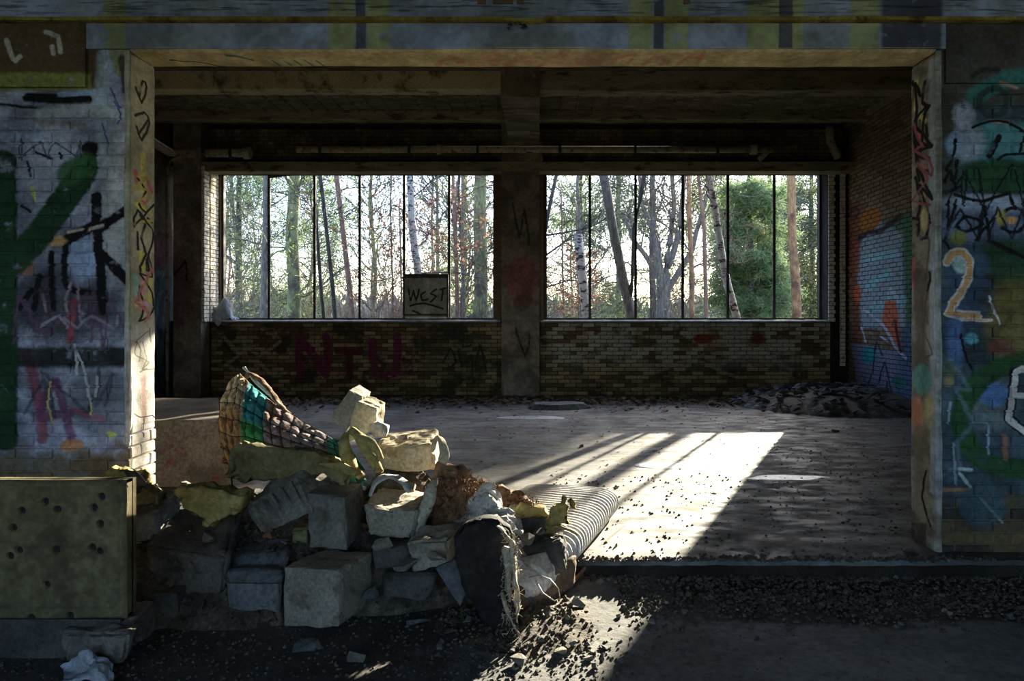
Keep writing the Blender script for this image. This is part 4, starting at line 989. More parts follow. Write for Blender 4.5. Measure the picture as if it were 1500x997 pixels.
rg = random.Random(5); n = 0
for i in range(26):
    D = rg.uniform(19, 36); u = rg.uniform(325, 1205); x = (u - VX) / F * D
    k = rg.uniform(.5, .8) * (1 if D < 24 else 1.15)
    if -6.2 < x - .4625 * D < -.5: k *= .5 if D < 24 else .8
    q_ = i if i < 4 else rg.randrange(4); TW = ('bare reddish-brown', 'red-brown leafy', 'bare grey', 'yellowish leafy')
    if i < 4: o = bp[i]; o.location = (x, D, -.2); o.scale = (k, k, k)
    else: o = copy_tree(bp[q_], (x, D, -.2), rg.uniform(0, 6.28), (k, k, k))
    o['label'] = '%s thicket %s, %s' % (TW[q_], 'close by' if D < 24 else 'further off', pane(x, D))
# far wood edge beyond the clearing
dm = mottled('far_wood', (.30, .27, .20, 1), (.42, .38, .30, 1), .25, (.26, .28, .2, 1), bump=1, world=True)
mb = MB(); rg = random.Random(3)
for k in range(900):
    x = rg.uniform(-60, 45); D = rg.uniform(90, 110); h = 1.5 + 2.5 * max(0, nz((x, 0, 0), .09, 2) + .6) + rg.uniform(0, 2)
    mb.tube([(x, D, -1), (x + rg.gauss(0, .4), D, h * .6), (x + rg.gauss(0, .8), D, h)], [.45, .4, .08], 4)
mb.build('far_wood_edge', dm, None, label='pale line of distant woodland low on the horizon', cat='woodland', kind='stuff')

# ------------------------------------------------------------------ rubble pile
RG = random.Random(77)
MT['soil'] = mottled('rubble_soil', (.055, .045, .035, 1), (.12, .10, .075, 1), 5, (.2, .16, .11, 1), world=True, bd=.02)
MT['grey_conc'] = mottled('grey_concrete', (.17, .16, .14, 1), (.27, .25, .21, 1), 3.5, (.12, .10, .07, 1), bd=.012)
MT['pale_conc'] = mottled('pale_aerated_concrete', (.30, .27, .21, 1), (.42, .38, .30, 1), 4, (.20, .16, .11, 1), bd=.01, fine=60)
MT['blue_conc'] = mottled('slate_grey_block', (.13, .14, .15, 1), (.21, .215, .22, 1), 3.5, (.08, .075, .065, 1), bd=.014)
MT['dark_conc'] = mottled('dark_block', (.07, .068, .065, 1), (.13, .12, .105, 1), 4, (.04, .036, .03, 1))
MT['foam'] = mottled('olive_foam', (.17, .15, .065, 1), (.25, .22, .10, 1), 3.5, (.12, .095, .045, 1), bd=.015, fine=30)
MT['yellow_foam'] = mottled('yellow_foam', (.32, .26, .09, 1), (.44, .36, .14, 1), 5, (.22, .15, .05, 1), bd=.015, fine=30)
MT['beige_foam'] = mottled('beige_board', (.50, .43, .28, 1), (.62, .55, .38, 1), 4, (.36, .28, .17, 1))
MT['panel'] = mottled('olive_panel', (.15, .13, .065, 1), (.21, .18, .095, 1), 2.5, (.12, .09, .05, 1), bd=.006, fine=20)
MT['black'] = mottled('charred_cover_hole_shade', (.014, .014, .014, 1), (.03, .029, .026, 1), 7, (.05, .043, .028, 1), bd=.03, fine=22)
MT['fibre'] = mottled('pale_fibre', (.40, .36, .27, 1), (.58, .53, .41, 1), 12, (.16, .13, .08, 1), bd=.02)
MT['coir'] = mottled('brown_coir', (.20, .11, .055, 1), (.38, .23, .12, 1), 12, (.09, .055, .035, 1), bd=.03, fine=35)
MT['white_stuff'] = mottled('dirty_white_fabric', (.62, .60, .55, 1), (.78, .76, .72, 1), 6, (.4, .38, .33, 1), bd=.02)
MT['leather'] = mottled('dark_leather', (.05, .045, .04, 1), (.12, .10, .08, 1), 9, rough=.45, spec=.5)
MT['tile'] = mottled('grey_tile', (.40, .38, .32, 1), (.48, .46, .40, 1), 5, rough=.6, bump=.2)
MT['wire'] = mottled('wire_metal', (.5, .45, .38, 1), (.35, .28, .2, 1), 5, rough=.4, bump=.1)

def heap_z(x, y):
    """height of the earth and crumbs under the pile"""
    def bump(cx, cy, rx, ry, h):
        q = ((x - cx) / rx) ** 2 + ((y - cy) / ry) ** 2
        return h * max(0, 1 - q) ** .8 if q < 1 else 0
    h = max(bump(-1.75, 5.0, 1.0, .95, .40), bump(-.95, 5.0, .75, .75, .42), bump(-.45, 4.95, .55, .6, .34), bump(-2.35, 4.7, .6, .7, .36), bump(-.1, 4.2, .55, .5, .05), bump(-.98, 5.25, .42, .36, .58), bump(-2.6, 4.85, .34, .3, .52))
    return h
def heap_fn(s, t):
    x = -2.76 + 3.06 * s; y = 3.7 + 2.4 * t; base = -.125 if y < 4.86 else -.02; h = heap_z(x, y)
    return (x, y, base + h + (nz((x, y, 0), 6, 2) * .05 + nz((x, y, 0), 17, 5) * .02) * min(1, h * 6 + .05))
hp = MB(); hp.grid(heap_fn, 130, 100)
hp.build('rubble_heap', MT['soil'], None, label='mound of dark earth and crumbs under the blocks and foam', cat='rubble', kind='stuff')

def hexa(front, D, back, name, mat, label=None, cat=None, seed=0, n=14, rough=.010, rnd=.05, groove=None, parent=None, kind=None, group=None, chip=.02, smooth=False, fgroove=None):
    """a block from its front face (four picture corners TL TR BR BL at depth D, turned into metres) and the offset to its back face"""
    Ds = D if isinstance(D, (list, tuple)) else [D] * 4
    f = [P(u, v, d) for (u, v), d in zip(front, Ds)]; bk_ = back if isinstance(back[0], (list, tuple)) else [back] * 4
    b = [q + Vector(o_) for q, o_ in zip(f, bk_)]
    bm = bmesh.new(); bmesh.ops.create_cube(bm, size=2); bmesh.ops.subdivide_edges(bm, edges=bm.edges[:], cuts=n, use_grid_fill=True)
    size = max((f[1] - f[0]).length, (f[3] - f[0]).length)
    for v in bm.verts:
        c = v.co.copy(); m_ = [abs(c.x), abs(c.y), abs(c.z)]
        # soften edges
        e = sorted(m_)[1]
        if e > 1 - rnd * 2: 
            k = (e - (1 - rnd * 2)) / (rnd * 2); c *= 1 - rnd * .7 * k * k
        x = (c.x + 1) / 2; y = (c.y + 1) / 2; z = (c.z + 1) / 2
        top_f = f[0].lerp(f[1], x); bot_f = f[3].lerp(f[2], x); top_b = b[0].lerp(b[1], x); bot_b = b[3].lerp(b[2], x)
        p = bot_f.lerp(top_f, z).lerp(bot_b.lerp(top_b, z), y)
        nrm = Vector(c).normalized()
        d = nz(p, 4 / size * .35, seed) * rough * 1.6 + nz(p, 14, seed + 3) * rough + nz(p, 38, seed + 5) * rough * .4
        if e > .8:
            q = nz(p, 8, seed + 9); d -= max(0, q) * chip * (e - .8) * 5
        if groove and v.co.z > .99: d -= groove[1] * (.5 + .5 * math.cos(x * math.pi * 2 * groove[0]) if groove[2] == 'x' else groove[1] * 0 + .5 + .5 * math.cos(y * math.pi * 2 * groove[0]))
        if fgroove and v.co.y < -.99: d -= fgroove[1] * (.5 + .5 * math.cos(x * math.pi * 2 * fgroove[0]))
        v.co = p + nrm * d
    me = bpy.data.meshes.new(name); bm.to_mesh(me); bm.free()
    return link(name, me, MT[mat] if isinstance(mat, str) else mat, parent, label=label, cat=cat, kind=kind, group=group, smooth=smooth)
def slab(poly, D, depth, name, mat, label=None, cat=None, seed=0, rough=.014, bend=None, cell=.035, parent=None, smooth=True, group=None, bulge=.02, lean=0., fold=0.):
    """a torn slab: outline in the standing plane at depth D, thickness 'depth' behind it, softened and roughened"""
    zb = min(P(u, v, D).z for u, v in poly)
    pts = []
    for i in range(len(poly)):
        a = P(*poly[i], D); c = P(*poly[(i + 1) % len(poly)], D); n = max(1, int((c - a).length / cell))
        for k in range(n): pts.append(a.lerp(c, k / n))
    bm = bmesh.new(); vs_ = [bm.verts.new(p) for p in pts]; fc = bm.faces.new(vs_)
    bm.normal_update()
    if fc.normal.y > 0: fc.normal_flip()
    ex = bmesh.ops.extrude_face_region(bm, geom=[fc]); nv = [g for g in ex['geom'] if isinstance(g, bmesh.types.BMVert)]
    for v in nv: v.co.y += depth
    bmesh.ops.triangulate(bm, faces=bm.faces[:]); 
    for it in range(3):
        lg_ = [e for e in bm.edges if e.calc_length() > cell * 1.6]
        if not lg_: break
        bmesh.ops.subdivide_edges(bm, edges=lg_, cuts=1)
        bmesh.ops.triangulate(bm, faces=[f_ for f_ in bm.faces if len(f_.verts) > 3])
    cx = sum(p.x for p in pts) / len(pts); cz = sum(p.z for p in pts) / len(pts)
    rr = max(math.hypot(p.x - cx, p.z - cz) for p in pts)
    bmesh.ops.recalc_face_normals(bm, faces=bm.faces[:]); bm.normal_update()
    for v in bm.verts:
        q = v.co.copy(); dd = math.hypot(q.x - cx, q.z - cz) / rr
        o_ = v.normal * (nz(q, 5, seed) * rough * 1.5 + nz(q, 15, seed + 2) * rough + nz(q, 40, seed + 4) * rough * .3)
        if fold: o_ += v.normal * (abs(nz(q, 7, seed + 6)) * -fold * 2 + abs(nz(q, 16, seed + 7)) * -fold)
        if bend: o_.y += bend(q.x - cx, q.z - cz)
        o_.y += (dd * dd) * bulge * (1 if q.y < D + depth / 2 else -1) + (q.z - zb) * lean
        v.co = q + o_
    bmesh.ops.recalc_face_normals(bm, faces=bm.faces[:])
    me = bpy.data.meshes.new(name); bm.to_mesh(me); bm.free()
    return link(name, me, MT[mat] if isinstance(mat, str) else mat, parent, label=label, cat=cat, smooth=smooth, group=group)
def strip(pts, ws, thick, name, mat, label=None, cat=None, seed=0, parent=None, group=None, rough=.006, n=10, sub=6):
    """a bent foam or fabric strip"""
    q = []; W_ = []
    pts = [Vector(p) for p in pts]
    def cr(p0, p1, p2, p3, t): return .5 * ((2 * p1) + (-p0 + p2) * t + (2 * p0 - 5 * p1 + 4 * p2 - p3) * t * t + (-p0 + 3 * p1 - 3 * p2 + p3) * t ** 3)
    for i in range(len(pts) - 1):
        p0 = pts[max(i - 1, 0)]; p3 = pts[min(i + 2, len(pts) - 1)]
        for k in range(sub): q.append(cr(p0, pts[i], pts[i + 1], p3, k / sub)); W_.append(ws[i] + (ws[i + 1] - ws[i]) * k / sub)
    q.append(pts[-1]); W_.append(ws[-1])
    mb = MB(); mb.tube(q, W_, n, flat=thick / max(ws)); 
    mb.v = [tuple(Vector(v) + Vector((nz(v, 14, seed), nz(v, 14, seed + 4), nz(v, 14, seed + 8))) * rough * 2) for v in mb.v]
    return mb.build(name, MT[mat], parent, label=label, cat=cat, smooth=True, group=group)

# --- blocks
hexa([(415,830),(497,835),(497,921),(416,917)], [4.10,4.02,4.02,4.10], (.10,.36,-.01), 'concrete_block', 'pale_conc', 'large pale square-cut concrete block at the front foot of the pile, facing the viewer', 'block', 1, n=18, rough=.005, rnd=.02, chip=.05)
hexa([(327,850),(412,852),(412,916),(336,912)], 4.15, [(-.10,.50,.11)]*2+[(-.08,.5,.0)]*2, 'concrete_block', 'blue_conc', 'grey block with a ridged sloping top, left of the large pale block', 'block', 2, n=22, groove=(2.5,.03,'y'), chip=.03)
hexa([(450,722),(506,728),(508,806),(452,803)], [4.5,4.45,4.45,4.5], (.02,.38,0), 'concrete_block', 'grey_conc', 'upright grey block standing on top of the large pale block', 'block', 3, n=16, rough=.006, rnd=.025, chip=.03)
hexa([(530,738),(612,748),(604,792),(536,787)], 4.45, (.0,.5,.0), 'stone_block', 'pale_conc', 'beige stone with a dark flat top, right of the upright grey block', 'stone', 4, n=16, rough=.014, rnd=.08, chip=.04)
hexa([(213,798),(335,815),(326,873),(218,868)], [4.3,4.2,4.2,4.3], [(-.14,.55,.14)]*2+[(-.1,.55,.05)]*2, 'concrete_block', 'dark_conc', 'big dark rounded block with sloping grooves, left side of the pile', 'block', 5, n=20, rough=.02, rnd=.12, groove=(4,.014,'x'))
hexa([(184,760),(230,750),(232,792),(190,797)], 4.45, (0,.3,.06), 'concrete_block', 'blue_conc', 'small slate-grey block tucked behind the olive panel', 'block', 6, n=10, rnd=.08)
hexa([(357,742),(432,700),(458,752),(380,785)], [4.45,4.6,4.45,4.4], [(.05,.32,.10)]*4, 'hollow_block', 'grey_conc', 'grey hollow block with slanting ridges, tilted under the olive foam', 'block', 7, n=22, rnd=.05, fgroove=(5,.035))
hexa([(86,925),(190,930),(180,978),(92,975)], [3.66,3.58,3.58,3.66], [(-.10,.46,-.0)]*4, 'stone_block', 'grey_conc', 'rough broken grey block lying alone at the lower left', 'stone', 8, n=18, rough=.022, rnd=.14, chip=.05)
hexa([(206,872),(258,868),(258,912),(212,916)], 4.12, (.0,.2,.0), 'brick_stub', 'dark_conc', 'small square brown block behind the rough grey block at the lower left', 'block', 9, n=9, rough=.006, rnd=.05)
hexa([(483,612),(512,570),(532,583),(506,634)], 5.2, (.02,.22,.02), 'concrete_chunk', 'pale_conc', 'grey chunk standing up beside the mattress, left half of a V shape', 'chunk', 10, n=12, rough=.012)
hexa([(522,588),(553,598),(548,632),(505,650)], 5.15, (.03,.18,.03), 'concrete_chunk', 'beige_foam', 'olive-grey chunk leaning right, right half of a V shape', 'chunk', 11, n=12, rough=.012)
hexa([(545,660),(632,650),(640,690),(560,690)], 5.05, [(.0,.35,.06)]*2 + [(0,.35,0)]*2, 'foam_block', 'beige_foam', 'large beige board-like block with a crumbling hollow top, right of the yellow strips', 'foam', 12, n=16, rough=.012, rnd=.06, chip=.06)
hexa([(595,795),(662,787),(658,825),(606,836)], 4.25, (.03,.28,.02), 'rubble_block', 'pale_conc', 'jagged block with a white sunlit top left of the black seat', 'rubble', 13, n=14, rough=.018, rnd=.1, chip=.06)
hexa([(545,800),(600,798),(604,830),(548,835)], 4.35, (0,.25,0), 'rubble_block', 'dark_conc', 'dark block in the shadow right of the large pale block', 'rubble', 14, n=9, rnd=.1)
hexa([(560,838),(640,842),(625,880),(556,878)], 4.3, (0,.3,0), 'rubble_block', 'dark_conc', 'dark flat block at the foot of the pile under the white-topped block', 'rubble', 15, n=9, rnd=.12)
hexa([(425,775),(452,772),(452,812),(430,812)], 4.6, (0,.25,0), 'rubble_block', 'foam', 'small olive block wedged between the ridged block and the upright block', 'rubble', 16, n=8, rnd=.12)
hexa([(745,765),(800,755),(835,775),(770,800)], 4.75, (0,.25,-.02), 'rubble_block', 'dark_conc', 'dark grey lump below the brown foam flap', 'rubble', 17, n=10, rnd=.14, rough=.02)
hexa([(765,802),(828,790),(835,838),(790,850)], 4.5, (0,.2,0), 'rubble_block', 'dark_conc', 'dark lump behind the square tile', 'rubble', 18, n=10, rnd=.14, rough=.02)
slab([(540,622),(552,620),(567,625),(563,640),(545,640)], 4.98, .08, 'plaster_lump', 'white_stuff', 'small whitish crumbly lump between the V chunk and the beige block', 'lump', 19, rough=.02)
slab([(636,838),(668,825),(690,850),(674,888)], 4.12, .03, 'board', 'blue_conc', 'pale grey board tilted against the black seat', 'board', 20, rough=.003, lean=.35, bulge=0)
slab([(763,822),(800,814),(812,838),(782,851)], 4.40, .02, 'tile', 'tile', 'square pale grey tile propped on the rubble right of the black seat', 'tile', 21, rough=.002, lean=.5, bulge=0)

# --- foam
slab([(235,728),(250,716),(282,712),(318,722),(352,730),(343,762),(320,766),(300,780),(276,764),(256,752)], 4.28, .16, 'foam_piece', 'yellow_foam', 'crumpled yellow foam lying over the dark grooved block', 'foam', 30, rough=.025, lean=.25, fold=.035)
slab([(146,698),(160,686),(182,683),(200,690),(212,706),(205,722),(170,716)], 4.75, .14, 'foam_piece', 'yellow_foam', 'yellow foam lump behind the olive panel, lit along its edge', 'foam', 31, rough=.02, fold=.035)
slab([(178,688),(196,690),(216,712),(212,724),(192,716)], 4.66, .03, 'leather_flap', 'leather', 'dark leathery flap in front of the yellow foam lump by the reveal', 'flap', 32, rough=.01)
slab([(322,702),(330,668),(346,648),(390,654),(440,657),(478,668),(514,690),(506,716),(492,722),(470,700),(430,704),(396,708),(350,712)], 4.68, .16, 'foam_slab', 'foam', 'long olive foam slab lying across the left half of the pile', 'foam', 33, rough=.016, bulge=.04, fold=.035)
slab([(205,712),(232,722),(228,748),(190,742),(188,722)], 4.55, .15, 'foam_piece', 'foam', 'olive foam scrap wedged beside the small slate-grey block', 'foam', 34, rough=.02, fold=.035)
slab([(467,680),(500,677),(530,694),(520,698)], 4.58, .02, 'foam_sheet', 'yellow_foam', 'thin pale yellow sheet catching the sun above the upright block', 'foam', 35, rough=.004)
strip([P(508,634,4.75), P(505,652,4.72), P(512,678,4.70), P(530,700,4.66)], [.018,.045,.05,.035], .035, 'foam_strip', 'yellow_foam', 'upright yellow foam strip, left of the pair behind the upright block', 'foam', 36)
strip([P(513,630,4.78), P(528,642,4.76), P(540,664,4.72), P(556,692,4.66)], [.03,.045,.04,.03], .035, 'foam_strip', 'yellow_foam', 'curved yellow foam strip, right of the pair behind the upright block', 'foam', 37)
strip([P(525,640,4.7), P(545,650,4.7), P(560,672,4.7)], [.03,.035,.02], .03, 'foam_strip', 'yellow_foam', 'short yellow foam strip leaning on the beige block', 'foam', 38)
strip([P(542,726,4.5), P(550,707,4.52), P(570,697,4.55), P(588,703,4.55), P(600,722,4.5)], [.02,.045,.05,.045,.02], .014, 'foam_ring', 'white_stuff', 'pale curved scrap arching over the beige stone', 'foam', 39, rough=.008)
strip([P(632,662,4.9), P(642,640,4.92), P(650,662,4.9), P(648,690,4.88), P(640,705,4.86)], [.012,.035,.04,.035,.02], .012, 'foam_flap', 'beige_foam', 'torn curling flap at the right edge of the beige block', 'foam', 40, rough=.012)
slab([(740,754),(752,748),(762,738),(778,742),(800,744),(806,757),(800,772),(788,766),(768,770),(752,764)], 4.74, .09, 'foam_piece', 'yellow_foam', 'low mustard-brown foam flap above the black seat pad', 'foam', 41, rough=.016, bulge=0, lean=.3, fold=.035)
slab([(800,752),(808,738),(818,733),(823,724),(832,727),(836,745),(837,772),(826,770),(818,768),(814,782),(808,792),(796,784),(794,770)], 4.70, .05, 'foam_piece', 'yellow_foam', 'upright torn mustard-brown foam flap above the ribbed mattress', 'foam', 48, rough=.012, bulge=0, fold=.035)
slab([(826,732),(838,727),(847,738),(845,748),(834,748)], 4.9, .05, 'foam_piece', 'foam', 'small olive foam scrap on the ribbed mattress', 'foam', 42, rough=.01, fold=.035)
strip([P(806,772,4.7), P(822,770,4.7), P(846,782,4.72)], [.012,.014,.01], .012, 'foam_strip', 'yellow_foam', 'thin yellow foam sliver lying below the mustard flaps', 'foam', 43)
sheet(lambda s, t: P(666 + 100 * s, 776 - 62 * math.sin(math.pi * min(1, s * 1.05)) * t - 4 * t, 4.50 + .25 * t), 26, 16, .012, 'crumpled_fabric', MT['white_stuff'], 44, .07, 9, label='crumpled whitish fabric with a peaked top above the black seat', cat='fabric', smooth=False)
hexa([(634,700),(688,712),(690,776),(628,776)], 4.68, [(.0,.3,.04)]*4, 'coir_wad', 'coir', 'wad of brown coconut fibre right of the beige stone', 'fibre', 45, n=24, rough=.045, rnd=.16, smooth=True)
strip([P(684,708,4.95), P(715,718,4.95), P(750,728,4.98), P(792,742,5.0)], [.05,.06,.06,.03], .05, 'coir_strip', 'coir', 'ragged orange-brown fibre strip running toward the ribbed mattress', 'fibre', 46, rough=.03)
slab([(612,748),(626,712),(640,702),(636,735),(616,778),(606,792)], 4.5, .04, 'torn_edge', 'fibre', 'pale torn sheet edge between the beige stone and the fibre wad', 'sheet', 47, rough=.01)
# fibre tufts on the coir
tf = MB(); rg = random.Random(8)
for i in range(900):
    u, v = rg.uniform(628, 700), rg.uniform(700, 775); p = P(u, v, 4.66 + rg.uniform(-.05, .2)); d = Vector((rg.gauss(0, 1), rg.gauss(0, .6) - .3, rg.gauss(0, 1))).normalized() * rg.uniform(.01, .035)
    tf.tube([p, p + d * .5 + Vector((0, 0, .006)), p + d], .0028, 3, cap=False)
for i in range(500):
    t = rg.random(); u, v = 690 + 100 * t, 706 + 36 * t + rg.uniform(-6, 8); p = P(u, v, 4.93); d = Vector((rg.gauss(0, 1), rg.gauss(0, .6), rg.gauss(.2, 1))).normalized() * rg.uniform(.01, .04)
    tf.tube([p, p + d], .003, 3, cap=False)
tf.build('loose_fibre', MT['coir'], None, label='loose brown fibres bristling from the coconut wad', cat='fibre', kind='stuff')

# --- black seat pad with torn stuffing on its right side
seat = empty('seat_pad', P(715, 935, 4.0), 'charred black upholstered seat pad standing on edge at the front of the pile', 'seat pad')
slab([(664,792),(680,774),(704,766),(728,768),(744,782),(750,808),(752,850),(756,895),(758,930),(748,932),(728,926),(708,912),(694,890),(676,856),(666,820)], 3.97, .20, 'cover', 'black', seed=50, rough=.014, parent=seat, bulge=.06, cell=.03)
for k, (pl_, ws, sd) in enumerate((([P(728,770,3.95),P(745,790,3.94),P(752,820,3.93),P(756,860,3.93),P(759,915,3.93)], [.010,.022,.028,.026,.008], 1), ([P(742,800,3.94),P(744,840,3.92),P(746,880,3.92)], [.018,.04,.02], 2),
      ([P(736,865,3.92),P(742,895,3.91),P(756,918,3.9),P(762,936,3.9)], [.008,.018,.012,.004], 3), ([P(752,800,3.96),P(754,840,3.95),P(757,900,3.94)], [.008,.02,.01], 4))):
    strip(pl_, ws, ws[1] * .6, 'stuffing', 'fibre', seed=60 + sd, parent=seat, rough=.012)
mb = MB(); rg = random.Random(9)
for i in range(260):
    p = P(rg.uniform(735, 762), rg.uniform(775, 935), 3.92 + rg.uniform(-.03, .08)); d = Vector((rg.gauss(0, 1), rg.gauss(0, 1), rg.gauss(-.6, 1))).normalized() * rg.uniform(.015, .05)
    mb.tube([p, p + d], .0022, 3, cap=False)
mb.build('loose_fibre', MT['fibre'], seat, kind='stuff')

# --- ribbed mattress lying on the floor
mtr = empty('ribbed_mattress', Vector((.2, 5.2, 0)), 'dirty white ribbed mattress lying on the floor, sunlit, at the right end of the pile', 'mattress')
MT['ticking'] = mottled('white_ticking', (.86, .85, .82, 1), (.90, .89, .86, 1), 3, (.74, .72, .66, 1), bump=.2)
a0 = Vector((.66, 6.02, .02)); a1 = Vector((.27, 4.85, .0)); a2 = Vector((-.02, 4.28, -.09))
def ax(s): return a0.lerp(a1, s / .66) if s < .66 else a1.lerp(a2, (s - .66) / .34)
W_, H_ = .80, .19
def mat_fn(s, t):
    """t goes round the cross-section, s along the length"""
    c = ax(s); d = (a1 - a0) if s < .6 else (a2 - a1 if s > .72 else (a1 - a0).normalized().lerp((a2 - a1).normalized(), (s - .6) / .12)); d = Vector((d.x, d.y, 0)).normalized(); sd = Vector((d.y, -d.x, 0))
    a = 2 * math.pi * t; ca, sa = math.cos(a), math.sin(a)
    sx = math.copysign(abs(ca) ** .35, ca); sz = math.copysign(abs(sa) ** .8, sa)
    endk = min(1, (min(s, 1 - s) / .05)) ** .5
    rib = abs(math.sin(s * math.pi * 32)) ** .6 * .026 * (1 if s < .93 else 0)
    off = Vector((sd.x * sx, sd.y * sx, 0)) * -(W_ / 2 * (.85 + .15 * endk) + rib * .6)
    p = c + sd * (W_ / 2) + off + Vector((0, 0, H_ / 2 + sz * (H_ / 2 * (.5 + .5 * endk) + rib * .8)))
    return p + Vector((0, 0, nz(p, 2.5, 4) * .02))
mb = MB(); mb.grid(mat_fn, 480, 36, closed_v=True); 
mb.build('ticking', MT['ticking'], mtr, smooth=True)
MT['brown_cloth'] = mottled('brown_lining', (.22, .14, .09, 1), (.33, .22, .15, 1), 4, (.16, .11, .09, 1))
# torn brown end of the mattress
hexa([(752,862),(846,812),(842,858),(762,906)], [4.28,4.72,4.66,4.22], (-.08,.16,.0), 'torn_lining', 'brown_cloth', None, None, 70, n=18, rough=.016, rnd=.1, parent=mtr, smooth=True)
strip([P(830,812,4.72), P(836,832,4.70), P(831,852,4.68), P(833,868,4.66)], [.010,.014,.012,.005], .01, 'torn_seam', 'fibre', seed=71, parent=mtr, rough=.006)
strip([P(918,768,5.74), P(880,800,5.2), P(845,846,4.74), P(800,884,4.4), P(762,912,4.2)], [.012,.012,.012,.012,.012], .012, 'piping', 'brown_cloth', seed=72, parent=mtr, rough=.002)
e = MB(); q = [P(785,850,4.2), P(795,868,4.18), P(812,880,4.18), P(820,876,4.2), P(818,862,4.22), P(806,848,4.24), P(790,842,4.26), P(775,845,4.28)]
e.tube(q, .0035, 6); e.build('wire_loop', MT['wire'], None, smooth=True, label='bent loop of thin wire in front of the torn mattress end', cat='wire')

# --- quilted mattress slumped over the pile
qm = empty('quilted_mattress', P(420, 690, 5.2), 'slumped quilted mattress with brown, teal, green and mauve patches on top of the pile', 'mattress')
CT = [(0, (338, 556, 5.62), (322, 590, 5.45), (322, 632, 5.3), (334, 680, 5.2)), (.14, (352, 547, 5.6), (343, 590, 5.35), (340, 640, 5.2), (352, 690, 5.1)), (.30, (372, 566, 5.55), (362, 600, 5.3), (362, 640, 5.15), (380, 700, 5.05)),
      (.5, (402, 590, 5.5), (396, 620, 5.25), (400, 652, 5.1), (420, 706, 5.0)), (.72, (448, 620, 5.4), (440, 640, 5.2), (445, 662, 5.1), (465, 706, 5.0)), (.88, (485, 640, 5.3), (480, 655, 5.15), (490, 675, 5.05), (505, 706, 4.95)), (1., (503, 652, 5.2), (505, 664, 5.1), (515, 684, 5.0), (525, 708, 4.9))]
def q_fn(s, t):
    for i in range(len(CT) - 1):
        if s <= CT[i + 1][0] + 1e-9: break
    k = (s - CT[i][0]) / (CT[i + 1][0] - CT[i][0]); A = [Vector(CT[i][j]).lerp(Vector(CT[i + 1][j]), k) for j in (1, 2, 3, 4)]
    x = t * 3; j = min(2, int(x)); f_ = x - j; c = A[j].lerp(A[j + 1], f_)
    p = P(c.x, c.y, c.z)
    du = abs(math.sin(s * math.pi * 14)) ** .5; dv = abs(math.sin(t * math.pi * 6)) ** .5
    k2 = 1.6 if s < .2 else 1; puff = du * dv * .035 + nz(p, 16, 3) * .016 * k2 + nz(p, 34, 6) * .012 * k2 + (abs(nz(p, 26, 9)) * .03 if t > .35 and s < .22 else 0)
    p = p + Vector((.1, -1, .45)).normalized() * puff
    return p
def quilt_material():
    m = M('quilt_patches', .9, .1); uv = m.n('UVMap').outputs[0]; us, vv, _ = m.sep(uv); n1, nc = m.noise(uv, 9, 4, .6); n2, _ = m.noise(m.objco(), 30, 5, .7)
    u2 = m.math('ADD', us, m.math('MULTIPLY', m.math('SUBTRACT', n1, .5), .10)); v2 = m.math('ADD', vv, m.math('MULTIPLY', m.math('SUBTRACT', n1, .5), .2))
    tan = m.mix(m.step(v2, .25, .5), (.55, .43, .27, 1), (.40, .22, .09, 1))
    c = tan
    teal = m.mix(m.step(v2, .40, .55), (.06, .30, .32, 1), (.07, .30, .09, 1))
    c = m.mix(m.step(u2, .235, .255), c, teal)
    c = m.mix(m.math('MULTIPLY', m.step(u2, .42, .46), m.step(m.math('ADD', v2, m.math('MULTIPLY', u2, .6)), .2, .25)), c, m.mix(m.step(n1, .45, .55), (.26, .16, .11, 1), (.30, .25, .26, 1)))
    c = m.mix(m.step(u2, .60, .64), c, m.mix(m.step(n1, .4, .6), (.26, .23, .26, 1), (.38, .30, .24, 1)))
    c = m.mix(m.step(u2, .86, .88), c, m.mix(m.step(n1, .4, .6), (.05, .26, .14, 1), (.10, .34, .28, 1)))
    c = m.mix(.6, c, m.mix(m.step(n2, .3, .65), (.3, .25, .2, 1), (1.1, 1.1, 1.1, 1)), 'MULTIPLY')
    m.col(c); m.bump(n2, .8, .02); return m.m
def uv_sheet(fn, nu, nv, thick, name, mat, parent):
    mb = MB(); mb.grid(fn, nu, nv); me = mb.mesh(); uvl = me.uv_layers.new(name='UVMap')
    for lp in me.loops:
        i = lp.vertex_index; uvl.data[lp.index].uv = ((i // (nv + 1)) / nu, (i % (nv + 1)) / nv)
    bm = bmesh.new(); bm.from_mesh(me); bm.normal_update(); bmesh.ops.solidify(bm, geom=bm.faces[:], thickness=thick); bm.to_mesh(me); bm.free()
    return link(name, me, mat, parent, smooth=True)
uv_sheet(q_fn, 170, 90, -.06, 'quilted_face', quilt_material(), qm)
net = MB()
for i in range(15):
    s = i / 14.; net.tube([q_fn(s, t / 24.) + Vector((.001, -.008, .004)) for t in range(25)], .0026, 4)
for j in range(7):
    t = j / 6.; net.tube([q_fn(s / 60., t) + Vector((.001, -.008, .004)) for s in range(61)], .0026, 4)
net.build('quilting_cord', MT['black'], qm, kind='stuff')
FLAP = ((357, 536), (372, 551), (390, 563), (405, 578), (418, 597), (432, 610), (452, 622), (470, 633))
def flap_fn(s, t):
    q = min(s * 7, 6.9999); k = int(q); f_ = q - k; a, b = FLAP[k], FLAP[k + 1]
    u = a[0] + (b[0] - a[0]) * f_; v = a[1] + (b[1] - a[1]) * f_; wd = 3 + 16 * math.sin(math.pi * min(1, s * 1.25)) ** .8 if s < .8 else 5
    return P(u + wd * t * .25, v + wd * t, 5.52 - .1 * s + .03 * math.sin(t * 3))
sheet(flap_fn, 42, 6, .014, 'edge_flap', MT['white_stuff'], 75, .006, 12, parent=qm)
